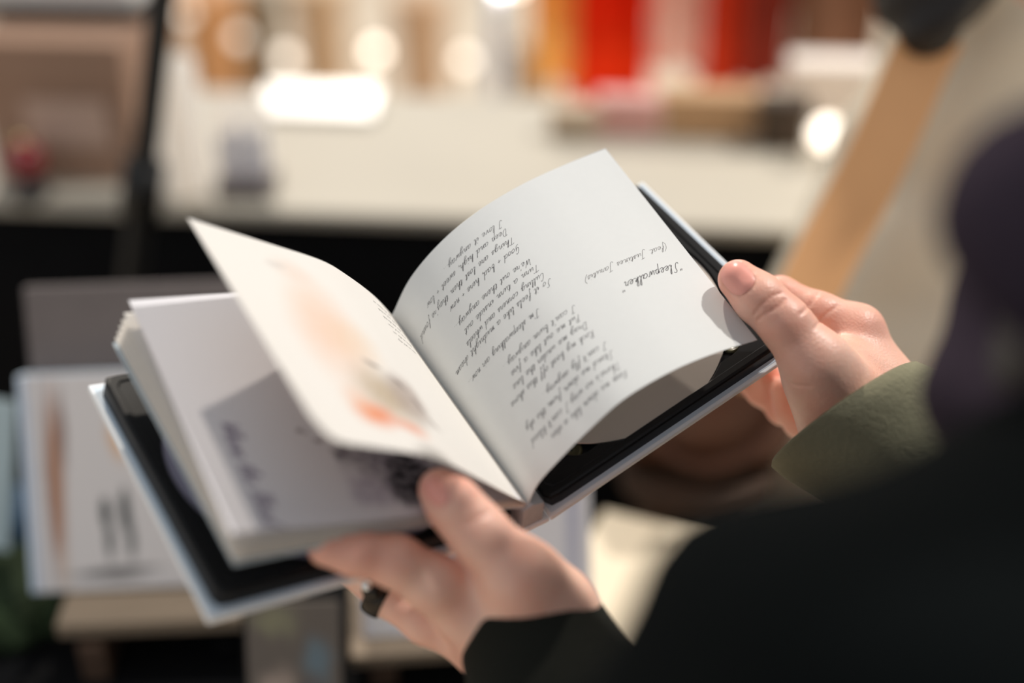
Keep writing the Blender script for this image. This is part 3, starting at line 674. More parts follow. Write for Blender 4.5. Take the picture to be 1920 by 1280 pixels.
# eyes, hair of the reader (above the frame)
for e in eye_s:
    bm = bmesh.new(); bmesh.ops.create_uvsphere(bm, u_segments=16, v_segments=10, radius=.0125, matrix=Matrix.Translation(Vector(e - camvec(FWD) * .0175)))
    bm_obj('eye', bm, M['white_card'], reader, True, world=True)
    bm = bmesh.new(); bmesh.ops.create_uvsphere(bm, u_segments=14, v_segments=8, radius=.0062, matrix=Matrix.Translation(Vector(e - camvec(FWD) * .0108 - camvec(UPc) * .003)))
    bm_obj('iris', bm, M['iris'], reader, True, world=True)
hv = [(0, ('e', c_(HEAD + UPc * .045 - FWD * .028), (.092, .10, .098), np.array([camvec(SV), camvec(FWD), camvec(UPc)]).T))]
for s in (-1, 1): hv += [(.03, ('c', c_(HEAD + s * SV * .075 - FWD * .04), c_(HEAD + s * SV * .085 - UPc * .19 - FWD * .03), .04, .035))]
hv += [(.03, ('c', c_(HEAD - FWD * .07), c_(HEAD - UPc * .22 - FWD * .07), .06, .06))]
wob = lambda a, f: (lambda P: a * (np.sin(P[:, 0] * f + 1.3 * np.sin(P[:, 2] * f * .7)) * np.sin(P[:, 1] * f * .9 + P[:, 2] * f * .6)))
V, F = sdf_mesh(hv, .006, wob(.003, 160)); mesh_obj('hair', V, F, M['hair'], reader, world=True)
# scarf wound round the neck
NC = MID + UPc * .055 + FWD * .01
pts = []
for k in range(40):
    t = 2 * math.pi * 2 * k / 39; rr = .070 + .010 * math.sin(t * 1.5)
    pts.append(c_(NC + SV * math.cos(t) * (rr + .02) + FWD * math.sin(t) * rr + UPc * (.03 * math.sin(t * .5) + .012 * math.sin(t * 2.3))))
sc_pr = [(.012, ('c', pts[i], pts[i + 1], .034 + .005 * math.sin(i), .034 + .005 * math.sin(i + 1))) for i in range(39)]
sc_pr += [(.03, ('c', P3(1975, 360, .30), P3(1965, 500, .30), .017, .016)), (.03, ('c', P3(1975, 360, .30), c_(NC - SV * .05), .017, .034))]
V, F = sdf_mesh(sc_pr, .006, wob(.004, 75)); mesh_obj('scarf', V, F, M['plum'], reader, world=True)
# jacket: torso and upper arms
jk = [(0, ('c', shL, shR, .078, .078)), (.05, ('c', c_(MID - UPc * .12 - SV * .05), c_(hips - SV * .05), .135, .14)), (.05, ('c', c_(MID - UPc * .12 + SV * .05), c_(hips + SV * .05), .135, .14)),
      (.04, ('c', shL, elL, .080, .062)), (.04, ('c', shR, elR, .074, .060)), (.05, ('c', c_(MID - UPc * .02), c_(MID + UPc * .05), .095, .075))]
V, F = sdf_mesh(jk, .007, wob(.006, 48)); mesh_obj('jacket', V, F, M['shaded_jacket'], reader, world=True)
def sleeve(w0, el, cuffc, rc, re, m, name, n=46, ell=(1, 1), up=None, mc=None, rim=None):
    d = (el - cuffc); L_ = np.linalg.norm(d); d /= L_; path = [cuffc + d * (.012 * 1), cuffc + d * .0015, cuffc, cuffc + d * .0015]; rr = [rc * .86, rc * .90, rc * .97, rc]
    for t in np.linspace(.03, 1.02, n): path.append(cuffc + d * L_ * t); rr.append(rc + (re - rc) * min(1, t * 1.15) ** .8)
    rr = np.array(rr); T = np.stack([rr * ell[0], rr * ell[1]], -1)
    ph = RNG.uniform(0, 6, 4)
    fold = lambda u, a: 0 if u < .06 else .05 * math.sin(u * 34 + 1.6 * math.sin(a + ph[0]) + ph[1]) * min(1, u * 3) + .035 * math.sin(u * 19 - 2 * a + ph[2])
    # constant frame so that the folded-in rim stays put
    path = np.array(path); V = []; N = 40
    a = np.array(up if up is not None else (0, 0, 1.0)); x = a - (a @ d) * d; x /= np.linalg.norm(x); y = np.cross(d, x)
    for i in range(len(path)):
        for k in range(N):
            an = 2 * math.pi * k / N; f = 1 + fold(i / (len(path) - 1), an); 
            o_ = (x * math.cos(an) * T[i, 0] + y * math.sin(an) * T[i, 1]) * f
            if rim is not None: o_ = o_ - d * ((o_ @ rim) / (d @ rim)) * max(0, 1 - max(0, (i - 3) / n) / .35)
            V.append(path[i] + o_)
    F = [(i * N + k, i * N + (k + 1) % N, (i + 1) * N + (k + 1) % N, (i + 1) * N + k) for i in range(len(path) - 1) for k in range(N)]
    return mesh_obj(name, V, F, m, reader, world=True)
def rim_n(px, py, dx, dy, al):
    v = P3(px, py, 1.0) - EYE; v /= np.linalg.norm(v); a = dx * R_ - dy * U_; a = a - (a @ v) * v; a /= np.linalg.norm(a); return a + al * v
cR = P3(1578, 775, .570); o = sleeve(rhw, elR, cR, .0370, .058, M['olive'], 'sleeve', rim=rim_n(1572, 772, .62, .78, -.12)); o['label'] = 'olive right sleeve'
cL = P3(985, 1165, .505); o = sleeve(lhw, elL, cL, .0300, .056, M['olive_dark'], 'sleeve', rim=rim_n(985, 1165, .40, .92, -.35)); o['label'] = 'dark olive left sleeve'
# trousers and shoes
hp = c_(hips); fw = camvec(FWD); fw[2] = 0; fw /= np.linalg.norm(fw); sv = camvec(SV); sv[2] = 0; sv /= np.linalg.norm(sv)
tr = [(0, ('c', hp + np.array((0, 0, .06)), hp - np.array((0, 0, .06)), .13, .13))]
for s in (-1, 1):
    f_ = hp + sv * s * .10; f_[2] = .10; kn = hp + sv * s * .095 + fw * .02; kn[2] = .48
    tr += [(.04, ('c', hp + sv * s * .08 - np.array((0, 0, .08)), kn, .088, .062)), (.03, ('c', kn, f_, .062, .05))]
    sh = [(0, ('c', f_ * (1, 1, 0) + np.array((0, 0, .045)) - fw * .02, f_ * (1, 1, 0) + np.array((0, 0, .036)) + fw * .15, .042, .034)), (.03, ('c', f_ * (1, 1, 0) + np.array((0, 0, .05)), f_ * (1, 1, 0) + np.array((0, 0, .12)), .045, .045))]
    V, F = sdf_mesh(sh, .006); V[:, 2] = np.maximum(V[:, 2], .001); mesh_obj('shoe', V, F, M['tray'], reader, world=True)
V, F = sdf_mesh(tr, .009); mesh_obj('trousers', V, F, M['trousers'], reader, world=True)
# ring with a steel ball on the left middle finger
ra, rb_ = P3(722, 1112, .514), P3(800, 1160, .511); rd = (rb_ - ra) / np.linalg.norm(rb_ - ra); rc_ = ra - rd * .0015
ring = empty('finger_ring', rc_, 'dark finger ring with a steel ball, on the left hand', 'ring')
up = -F_ - ((-F_) @ rd) * rd; up /= np.linalg.norm(up); sd_ = np.cross(rd, up)
V = []; n1, n2 = 48, 12
for i in range(n1):
    t = 2 * math.pi * i / n1; o_ = up * math.cos(t) + sd_ * math.sin(t)
    for k in range(n2):
        q_ = 2 * math.pi * k / n2; V.append(rc_ + o_ * (.0098 + .0013 * math.cos(q_)) + rd * .0042 * math.sin(q_))
F = [(i * n2 + k, i * n2 + (k + 1) % n2, ((i + 1) % n1) * n2 + (k + 1) % n2, ((i + 1) % n1) * n2 + k) for i in range(n1) for k in range(n2)]
mesh_obj('band', V, F, M['dark_metal'], ring, world=True)
bc = P3(688, 1098, .5005); bm = bmesh.new(); bmesh.ops.create_uvsphere(bm, u_segments=24, v_segments=16, radius=.0022, matrix=Matrix.Translation(Vector(bc))); bm_obj('ball', bm, M['steel'], ring, True, world=True)
bm = bmesh.new(); bmesh.ops.create_uvsphere(bm, u_segments=24, v_segments=16, radius=.0048, matrix=Matrix.Translation(Vector(P3(700, 1104, .505)))); bm_obj('setting', bm, M['dark_metal'], ring, True, world=True)

# ------------------------------------------------------------------ market stalls around
def frame_at(origin, ex, tilt=0.0):
    """matrix: x along ex (horizontal), y horizontal away from the lens, z up, leaning back by tilt"""
    ex = np.array(ex, float); ex[2] = 0; ex /= np.linalg.norm(ex); ez = np.array((0, 0, 1.0)); ey = np.cross(ez, ex)
    c, s = math.cos(tilt), math.sin(tilt); y2 = ey * c - ez * s; z2 = ez * c + ey * s
    Mx = Matrix.Identity(4)
    for k in range(3): Mx[k][0] = ex[k]; Mx[k][1] = y2[k]; Mx[k][2] = z2[k]; Mx[k][3] = origin[k]
    return Mx
# back counter
CZ = .974
cl, crr = on_z(215, 384, CZ), on_z(1600, 434, CZ); ex = crr - cl; ex[2] = 0; Wc = np.linalg.norm(ex); exn = ex / Wc
ctr = empty('stall_counter', None, 'long cream topped counter with black cloth skirt across the background', 'counter', mat=frame_at(cl * (1, 1, 0), ex))
CB = ctr.matrix_world.copy()
box('counter_top', (-.46, 0, CZ - .014), (Wc + .02, .37, CZ), M['cream_top'], ctr, .004)
def drape(name, x0, x1, y, z0, z1, m, parent, amp=.012, waves=26, n=120):
    V = []; 
    for j in range(9):
        v = j / 8
        for i in range(n):
            u = i / (n - 1); V.append((x0 + (x1 - x0) * u, y + amp * v * math.sin(u * waves + .6 * math.sin(u * 11)) , z1 + (z0 - z1) * v))
    F = [(j * n + i, j * n + i + 1, (j + 1) * n + i + 1, (j + 1) * n + i) for j in range(8) for i in range(n - 1)]
    b = len(V); V += [(x, yy + .004, z) for x, yy, z in V]; F += [tuple(b + k for k in f[::-1]) for f in F]
    ring = list(range(n)) + [j * n + n - 1 for j in range(1, 9)] + [8 * n + i for i in range(n - 2, -1, -1)] + [j * n for j in range(7, 0, -1)]
    for k in range(len(ring)):
        a, c = ring[k], ring[(k + 1) % len(ring)]; F.append((c, a, b + a, b + c))
    return mesh_obj(name, V, F, m, parent)
drape('table_skirt', -.46, Wc + .02, .014, .004, CZ - .013, M['black_cloth'], ctr)
drape('table_skirt', -.46, Wc + .02, .354, .004, CZ - .013, M['black_cloth'], ctr)
for lx in (-.42, Wc - .03):
    for ly in (.06, .31): box('leg', (lx - .02, ly - .02, .002), (lx + .02, ly + .02, CZ - .014), M['pole'], ctr, .002)
def on_counter(px, py): 
    p = np.array(CB.inverted() @ Vector(on_z(px, py, CZ))); return p
def counter_box(name, x0, x1, ybot, depth, pxtop, label, cat, m, yo=0.0, bev=.003, group=None, open_top=False, parts=()):
    """box on the counter whose front face spans photo columns x0..x1 with its foot at row ybot and its front top edge at row pxtop"""
    a, b = on_counter(x0, ybot), on_counter(x1, ybot); fr = (a[1] + b[1]) / 2 + yo
    # height from the line of sight
    wp = np.array(CB @ Vector(((a[0] + b[0]) / 2, fr, CZ))); zc = (wp - EYE) @ F_
    lo_, hi_ = 0.0, .6
    for _ in range(40):
        h = (lo_ + hi_) / 2; q_ = wp + np.array((0, 0, h)) - EYE; y = 640 - FPX * (q_ @ U_) / (q_ @ F_)
        if y > pxtop: lo_ = h
        else: hi_ = h
    o = empty(name, None, label, cat, group, mat=CB @ Matrix.Translation((a[0], fr, CZ + .0005)))
    w = b[0] - a[0]
    return o, w, depth, h
# cardboard box at the left end, with lid flaps
o, w, dp, h = counter_box('cardboard_box', -60, 232, 384, .16, 118, 'pinkish brown cardboard box at the left end of the counter', 'box', M['cardboard'])
box('body', (0, 0, 0), (w, dp, h), M['cardboard'], o, .004)
box('lid', (-.003, -.003, h - .045), (w + .003, dp + .003, h + .004), M['cardboard'], o, .003)
box('label_panel', (w * .30, -.0045, h * .28), (w * .86, -.003, h * .62), mat('box_label', (.58, .40, .31), .8), o, .0005)
boxtop = (o, w, dp, h)
# white machine standing on the box
o2 = empty('white_device', None, 'white flat device with black base on top of the cardboard box', 'device', mat=o.matrix_world @ Matrix.Translation((0, .10, h + .0045)))
box('base', (-.02, 0, 0), (w * .98, .10, .014), M['pole'], o2, .003)
box('housing', (-.016, .002, .014), (w * .97, .098, .060), M['white_card'], o2, .008)
# red bauble
p = on_counter(56, 372); q_ = CB @ Vector((p[0], -.045 + 0 * p[1], CZ))
rb0 = empty('red_bauble', None, 'dark red round bauble in front of the cardboard box', 'bauble', mat=CB @ Matrix.Translation((p[0], .012, CZ + .0005)))
o_box_fix = boxtop[0]; o_box_fix.matrix_world = CB @ Matrix.Translation((CB.inverted() @ o_box_fix.matrix_world.translation).xyz + Vector((0, .06, 0))); bpy.context.view_layer.update()
o2.matrix_world = o_box_fix.matrix_world @ Matrix.Translation((0, .07, boxtop[3] + .0045))
bm = bmesh.new(); bmesh.ops.create_uvsphere(bm, u_segments=28, v_segments=18, radius=.021, matrix=Matrix.Translation((0, 0, .040))); bm_obj('ball', bm, M['red'], rb0, True)
V, F = tube([(0, 0, 0), (0, 0, .004), (0, 0, .008), (0, 0, .020)], [.020, .020, .012, .010], 24); mesh_obj('stand', V, F, M['pole'], rb0)
V, F = tube([(0, 0, .059), (0, 0, .066)], [.006, .005], 16); mesh_obj('cap', V, F, M['gold'], rb0)
# black slanted pole
pa = P3(262, 395, 1.17); pb = P3(311, -60, 1.0); pb = EYE + (pb - EYE) * ((pa[1] - .01) / pb[1]); dpl = (pb - pa) / np.linalg.norm(pb - pa)
foot = pa - dpl * (pa[2] / dpl[2]) + dpl * .002; topp = pb + dpl * .06
pole = empty('stall_pole', foot, 'slanted black pole standing at the left front of the counter', 'pole')
V, F = tube([foot, pa, pb, topp], [.0115] * 4, 20); mesh_obj('shaft', V, F, M['pole'], pole, world=True)
V, F = tube([foot + (0, 0, .0), foot + (0, 0, .02), foot + (0, 0, .024)], [.07, .07, .03], 28); mesh_obj('foot_plate', V, F, M['pole'], pole, world=True)
V, F = tube([pa + dpl * .0, pa + dpl * .05], [.019, .019], 20); mesh_obj('clamp', V, F, M['pole'], pole, world=True)
# white bag, lavender stand, bright sheets
M['glow_white'] = mat('thin_white_paper', (.97, .95, .92), .8, var=.01, trans=.75)
M['grey_lav'] = mat('grey_lavender_card', (.60, .58, .60), .6, var=.06)
o, w, dp, h = counter_box('folded_card', 298, 402, 381, .07, 110, 'thin white folded card standing beside the black pole', 'card', None)
for k in range(3):
    x0, x1 = w * k / 3, w * (k + 1) / 3; y0, y1 = (0, .02) if k % 2 else (.02, 0)
    V = [(x0, y0, 0), (x1, y1, 0), (x1, y1, h), (x0, y0, h)]; V += [(x, y + .0012, z) for x, y, z in V]
    mesh_obj('card_panel', V, [(0, 1, 2, 3), (7, 6, 5, 4), (1, 0, 4, 5), (2, 1, 5, 6), (3, 2, 6, 7), (0, 3, 7, 4)], M['glow_white'], o, smooth=False)
o, w, dp, h = counter_box('card_display', 398, 500, 384, .05, 205, 'grey lavender card display beside the white paper bag', 'display', None, yo=.01)
box('back_panel', (0, .030, 0), (w, .0315, h), M['glow_white'], o, .0003); box('base', (0, 0, 0), (w, .05, .02), M['taupe'], o, .002)
for k in range(5): box('card', (w * (.06 + .18 * k), .014 + .002 * k, .02), (w * (.06 + .18 * k) + w * .15, .016 + .002 * k, .02 + h * (.45 + .05 * (k % 3))), M['lav_card'], o, .0003)
o, w, dp, h = counter_box('glossy_folder', 478, 700, 224, .065, 195, 'bright glossy white folder propped at a slant on the counter', 'folder', None)
M['gloss_white'] = mat('glossy_white', (.9, .88, .85), .38, var=.02, spec=1.0)
TL = math.radians(13)
Tm = Matrix.Rotation(TL, 4, 'X')
for nm, z0, z1 in (('cover', .0, .003), ('sheet', .0033, .0043), ('sheet', .0046, .0056), ('cover', .006, .009)):
    bm = bmesh.new(); add_box(bm, (0, 0, z0), (w, dp, z1), Tm, .0008); bm_obj(nm, bm, M['gloss_white'], o)
box('prop', (w * .2, dp * .86, 0), (w * .8, dp * .90, dp * .86 * math.sin(TL) / math.cos(TL) * .98), M['white_card'], o, .0005)
# goods on the back of the counter
for (x0, x1, yb, dp_, pt, lab, nm, cat, m) in (
    (1030, 1120, 262, .03, 212, 'small beige box at the back of the counter under the orange cloth', 'beige_box', 'box', mat('beige_card', (.56, .44, .32), .8)),
    (1118, 1235, 258, .03, 190, 'pale pink box at the back of the counter under the red cloth', 'pink_box', 'box', mat('pink_card', (.74, .40, .36), .7)),
    (1240, 1420, 262, .04, 186, 'low tan box at the back of the counter beside the pink box', 'tan_box', 'box', mat('tan_card', (.54, .33, .18), .8)),
    (1422, 1510, 285, .03, 195, 'dark brown pot box at the right of the tan box', 'dark_box', 'box', mat('dark_brown_card', (.055, .035, .022), .7)),
    (1478, 1640, 222, .05, 128, 'white box at the right end of the counter under the maroon cloth', 'white_box', 'box', mat('warm_white_card', (.88, .78, .70), .6))):
    o, w, dp, h = counter_box(nm, x0, x1, yb, dp_, pt, lab, cat, m)
    box('body', (0, 0, 0), (w, dp, h), m, o, .004); box('lid', (-.002, -.002, h * .72), (w + .002, dp + .002, h + .003), m, o, .003)
# hanging textiles on a rail further back
ra_, rbb = P3(930, -70, 2.25), P3(1760, -70, 2.15)
rail = empty('clothes_rail', (ra_[0], ra_[1], 0), 'clothes rail with hanging cloths behind the counter', 'rail')
V, F = tube([ra_, rbb], [.012, .012], 16); mesh_obj('bar', V, F, M['steel'], rail, world=True)
for e in (ra_, rbb):
    V, F = tube([(e[0], e[1], .001), (e[0], e[1], e[2])], [.014, .014], 16); mesh_obj('post', V, F, M['steel'], rail, world=True)
def hanging(px0, px1, pyb, m, label, dz=0.0, waves=9):
    t0, t1 = (px0 - 930) / 830, (px1 - 930) / 830; A = ra_ + (rbb - ra_) * t0; B = ra_ + (rbb - ra_) * t1; A = A + (0, dz, 0); B = B + (0, dz, 0)
    zb, zh = 0.0, A[2]
    for _ in range(40):
        zz = (zb + zh) / 2; q_ = np.array((A[0], A[1], zz)) - EYE
        if 640 - FPX * (q_ @ U_) / (q_ @ F_) > pyb: zb = zz
        else: zh = zz
    top = A[2] + .0135; n, mm = 40, 26; V = []
    def row(z, amp, off):
        return [A * (1 - u) + B * u + np.array((0, amp * math.sin(u * waves + z * 3) + off, z - (A[2] * (1 - u) + B[2] * u))) for u in np.linspace(0, 1, n)]
    for j in range(mm):
        v = j / (mm - 1); V += row(top + (zb - top) * v + .004 * math.sin(v * 5), .004 + .02 * v, -.016)
    V2 = []
    for j in range(mm // 2):
        v = j / (mm - 1); V2 += row(top + (zb - top) * v, .004 + .02 * v, .016)
    F = [(j * n + i, j * n + i + 1, (j + 1) * n + i + 1, (j + 1) * n + i) for j in range(mm - 1) for i in range(n - 1)]
    b = len(V); F += [(b + j * n + i + 1, b + j * n + i, b + (j + 1) * n + i, b + (j + 1) * n + i + 1) for j in range(mm // 2 - 1) for i in range(n - 1)]
    F += [(i + 1, i, b + i, b + i + 1) for i in range(n - 1)]
    o = mesh_obj('hanging_cloth', np.array(V + V2), F, m); tag(o, label, 'cloth', 'cloths on the rail'); return o
hanging(1000, 1085, 150, M['t_orange'], 'orange cloth hanging on the rail, left of the bright red one')
hanging(1080, 1232, 196, M['t_red'], 'bright red cloth hanging lowest on the rail')
hanging(1236, 1332, 118, M['t_pink'], 'pale pink cloth hanging between the red cloths')
hanging(1330, 1405, 165, M['t_scarlet'], 'scarlet cloth hanging right of the pale pink one')
hanging(1408, 1500, 150, M['t_maroon'], 'dark red cloth hanging right of the scarlet one', waves=7)
hanging(1505, 1665, 150, M['t_brown'], 'red brown cloth hanging at the right end of the rail', waves=7)
# glowing globes added in place of sunlit glints further off
glints = [(705, 95, 3.2, 4.2, .017, 'added glint globe beyond the counter, above the glossy white folder'), (872, 112, 3.1, 2.4, .017, 'left one of the two touching added glint globes in the middle beyond the counter'), (932, 84, 3.1, 2.4, .019, 'right one of the two touching added glint globes in the middle beyond the counter'),
 (1055, 147, 3.0, 2.4, .016, 'added glint globe just below the orange cloth'), (1549, 250, 1.395, 3.0, .0165, 'added glint globe low at the right, beside the tan shoulder strap'), (1572, -8, 3.2, 6, .017, 'added glint globe at the top edge above the white box'), (968, -34, 3.2, 5, .017, 'added glint globe cut by the top edge, left of the orange cloth'),
 (243, 165, 3.0, 1.5, .014, 'dim added glint globe between cardboard box and black pole'), (222, 78, 3.0, 1.2, .014, 'dim added glint globe right of the white device'), (348, 26, 3.1, 1.2, .015, 'dim added glint globe at the top just right of the black pole'), (535, 110, 3.0, 2.2, .020, 'added glint globe above the left end of the glossy folder'), (450, 70, 3.1, 1.4, .017, 'dim added glint globe above the folded white card')]
for k, (x, y, zc, st, r, lab) in enumerate(glints):
    c = P3(x, y, zc); g_ = CZ + .0005 if zc < 2 else .0005; o = empty('glint_globe', (c[0], c[1], g_), lab, 'lamp', 'glowing globes on thin spikes, added in place of glints')
    bm = bmesh.new(); bmesh.ops.create_uvsphere(bm, u_segments=20, v_segments=14, radius=r, matrix=Matrix.Translation(Vector(c))); bm_obj('globe', bm, mat('lamp_%d' % k, (.9, .85, .8), .3, emit=(1, .86, .70, st)), o, True, world=True)
    V, F = tube([(c[0], c[1], g_), (c[0], c[1], c[2] - r * .95)], [.003, .003], 8); mesh_obj('spike', V, F, M['pole'], o, world=True)

pots = [(395, 40, 3.3, .085, (.62, .30, .12), 'terracotta pot on the pavement, just right of the black pole'), (478, 30, 3.6, .075, (.20, .15, .09), 'dark olive pot on the pavement, second from the black pole'), (600, 20, 3.7, .085, (.66, .46, .28), 'tan pot on the pavement above the glossy folder'),
        (790, 40, 3.6, .08, (.62, .40, .24), 'light brown pot on the pavement between the glint globes'), (1000, 120, 3.0, .055, (.46, .36, .26), 'small grey brown pot left of the glint globe under the orange cloth')]
for k, (x, y, zc, r, c_p, lab) in enumerate(pots):
    c = P3(x, y, zc); hz = c[2] + r; bx, by = float(c[0]), float(c[1]); o = empty('flower_pot', (bx, by, 0), lab, 'pot', 'pots on the pavement')
    mp_ = mat('pot_glaze_%d' % k, c_p, .6, var=.15, scale=20)
    V, F = tube([(bx, by, .001), (bx, by, .01), (bx, by, hz - .05), (bx, by, hz - .049), (bx, by, hz), (bx, by, hz + .001), (bx, by, hz - .03)], [r * .7, r * .72, r * .95, r * 1.05, r * 1.08, r * .96, r * .9], 32); mesh_obj('pot', V, F, mp_, o, smooth=False, world=True)
    V, F = tube([(bx, by, hz - .04), (bx, by, hz - .022)], [r * .88, r * .86], 24); mesh_obj('soil', V, F, M['wood_dark'], o, smooth=False, world=True)

# near display table, plank stand and books for sale
NZ = .880
tb = empty('display_table', None, 'display table under black cloth in front, below the held book', 'table', mat=frame_at((-.62, .50, 0), (1, .02, 0)))
TW = .655; TD = .32
box('table_top', (0, 0, NZ - .025), (TW, TD, NZ), M['black_cloth'], tb, .004)
drape('table_skirt', 0, TW, .012, .004, NZ - .024, M['black_cloth'], tb, n=80); drape('table_skirt', 0, TW, TD - .015, .004, NZ - .024, M['black_cloth'], tb, n=80)
for lx in (.05, TW - .05):
    for ly in (.06, TD - .06): box('leg', (lx - .02, ly - .02, .002), (lx + .02, ly + .02, NZ - .025), M['pole'], tb, .002)

# plank stand on which the books lean
SZ = .928
pL, pR_ = on_z(120, 1122, SZ), on_z(565, 1104, SZ); ex = pR_ - pL
st_ = empty('plank_stand', None, 'pale wooden plank stand holding the books for sale', 'stand', mat=frame_at(pL * (1, 1, 0) + np.array((0, 0, NZ + .0005)), ex)); SM = st_.matrix_world.copy(); Ws = float(np.linalg.norm(ex[:2])); hh = SZ - NZ - .0005
box('plank', (0, -.026, hh - .012), (Ws, .006, hh), M['wood'], st_, .002); box('plank', (0, .010, hh - .016), (Ws, .075, hh), M['wood'], st_, .002)
for x in (.012, Ws - .03): box('bearer', (x, -.03, 0), (x + .018, .07, hh - .016), M['wood_dark'], st_, .002)
box('back_rail', (0, .078, 0), (Ws, .09, hh + .05), M['wood_dark'], st_, .002)
M['cover_print'] = paint('figure_print', (.68, .64, .63), [
    (.12, .50, .060, .60, 0, (.40, .20, .12), .95, .7), (.165, .75, .03, .28, 0, (.16, .07, .05), .8, .85), (.14, .08, .05, .2, 0, (.62, .52, .44), .5, .9), (.40, .68, .05, .14, 14, (.74, .42, .20), .8, .9),
    (.335, .36, .034, .10, 0, (.03, .04, .04), 1, .6), (.345, .23, .03, .14, 0, (.05, .06, .06), .95, .8), (.420, .37, .032, .14, 0, (.03, .04, .04), 1, .6), (.44, .24, .03, .15, 0, (.05, .06, .06), .95, .8), (.01, .5, .022, 1.5, 0, (.36, .46, .62), .8, .6), (.075, .5, .014, 1.5, 0, (.42, .44, .48), .8, .8),
    (.36, .085, .30, .030, 3, (.05, .05, .05), .9, .8), (.40, .055, .16, .02, 2, (.16, .14, .13), .7, .9)], distort=.02, dscale=10, rough=.5)
def closed_book(origin, ex, tilt, w, h, th, mcover, mspine, label, group=None, name='book', rotz=0):
    Mx = frame_at(origin, ex, tilt) @ Matrix.Rotation(rotz, 4, 'Y')
    o = empty(name, None, label, 'book', group, mat=Mx)
    def cov(y0, y1, m):
        bm = bmesh.new(); add_box(bm, (0, y0, 0), (w, y1, h), None, .0006); c = bm_obj('cover_board', bm, m, o)
        uvl = c.data.uv_layers.new(name='UVMap')
        for l in c.data.loops: v = c.data.vertices[l.vertex_index].co; uvl.data[l.index].uv = (v.x / w, v.z / h)
        return c
    cov(0, .0028, mcover); cov(th - .0028, th, mspine)
    box('spine', (-.0026, .0002, 0), (.0004, th - .0002, h), mspine, o, .0008)
    for k in range(4):
        y0 = .0032 + (th - .0064) * k / 4; box('page_block', (.002, y0, .003), (w - .003 - .001 * (k % 2), y0 + (th - .0064) / 4 - .0003, h - .003), M['paper_warm'], o, .0003)
    return o
# first book: leaning back, spine to the left
bl = on_z(66, 1112, SZ + .0008); exb = on_z(560, 1090, SZ) - bl
closed_book(bl, exb, math.radians(24), .150, .148, .016, M['cover_print'], M['board_blue'], 'white book with two small figures on the cover, leaning at the left')
# taupe book behind it
b2 = on_z(70, 1040, SZ + .0008); b2 = bl + frame_at(bl, exb).to_3x3() @ Vector((.003, .027, 0)) if False else np.array(Vector(bl) + (frame_at(bl, exb).to_3x3() @ Vector((.004, .030, 0))))
closed_book(b2, exb, math.radians(20), .165, .194, .012, M['taupe'], M['taupe'], 'taller taupe cloth book standing behind the white figure book')
# second white book, to the right
b3 = on_z(690, 1196, SZ - .012 + .0008); pass
rb_ = empty('low_plank_stand', None, 'brown wooden ledge under the plain white book', 'stand', mat=frame_at(b3 * (1, 1, 0) + np.array((0, 0, NZ + .0005)), on_z(1130, 1165, SZ) - on_z(690, 1196, SZ)))
hh3 = SZ - .012 - NZ - .0005
box('plank', (-.012, -.016, hh3 - .010), (.122, .060, hh3), M['wood'], rb_, .002)
for x in (0, .098): box('bearer', (x, -.01, 0), (x + .018, .055, hh3 - .010), M['wood_dark'], rb_, .002)
M['plain_print'] = paint('plain_print', (.80, .79, .84), [(.06, .5, .10, .8, 0, (.74, .71, .68), .8, .8), (.92, .5, .05, .8, 0, (.42, .44, .60), .7, .8), (.5, .5, .2, .2, 0, (.70, .70, .76), .6, .9)], distort=.02, rough=.5)
closed_book(b3, on_z(1130, 1165, SZ) - on_z(690, 1196, SZ), math.radians(20), .150, .150, .014, M['plain_print'], M['lav_card'], 'plain white lavender book standing behind the left hand')
# cream board lying right of the table
CBZ = .900
q1, q2 = on_z(1132, 952, CBZ), on_z(1460, 1032, CBZ)
cbm = frame_at(q1, q2 - q1); cbo = empty('side_table', None, 'cream topped side table right of the white lavender book', 'table', mat=cbm)
L4 = float(np.linalg.norm((q2 - q1)[:2]))
box('table_top', (0, -.26, -.018), (L4 + .1, 0, 0), M['cream_light'], cbo, .003)
for x in (.10, L4 + .07):
    for y in (-.24, -.03): box('leg', (x - .016, y - .016, -CBZ + .002), (x + .016, y + .016, -.018), M['wood'], cbo, .002)
# brown leather bag lying beyond
lb = on_z(1160, 800, .80); lbz = empty('leather_bag', (lb[0], lb[1], 0), 'brown leather bag hanging beyond the right edge of the held book', 'bag')
cbag = P3(1318, 752, 1.03)
V, F = sdf_mesh([(0, ('e', cbag, (.074, .035, .05), None)), (.02, ('c', cbag + (-.045, 0, -.02), cbag + (.045, 0, -.02), .034, .034))], .004, wob(.002, 90)); mesh_obj('bag_body', V, F, M['leather'], lbz, world=True)
pth = smooth_path([cbag + (-.06, -.03, .02), cbag + (-.04, -.045, -.015), cbag + (.0, -.05, -.03), cbag + (.04, -.045, -.015), cbag + (.06, -.03, .02)], 30); V, F = tube(pth, [.005] * 30, 10); mesh_obj('handle', V, F, M['leather'], lbz, world=True)
sz_ = cbag[2] - .0555; stl = empty('stool', (cbag[0], cbag[1], 0), 'dark wooden stool under the brown leather bag', 'stool')
V, F = tube([cbag * (1, 1, 0) + (0, 0, sz_ - .022), cbag * (1, 1, 0) + (0, 0, sz_ - .003), cbag * (1, 1, 0) + (0, 0, sz_)], [.066, .066, .062], 32); mesh_obj('seat', V, F, M['wood_dark'], stl, smooth=False, world=True)
for k in range(4):
    a_ = math.pi / 4 + k * math.pi / 2; t_ = cbag * (1, 1, 0) + (.042 * math.cos(a_), .042 * math.sin(a_), sz_ - .02); b_ = cbag * (1, 1, 0) + (.06 * math.cos(a_), .06 * math.sin(a_), .001)
    V, F = tube([b_, t_], [.011, .012], 12); mesh_obj('leg', V, F, M['wood_dark'], stl, world=True)
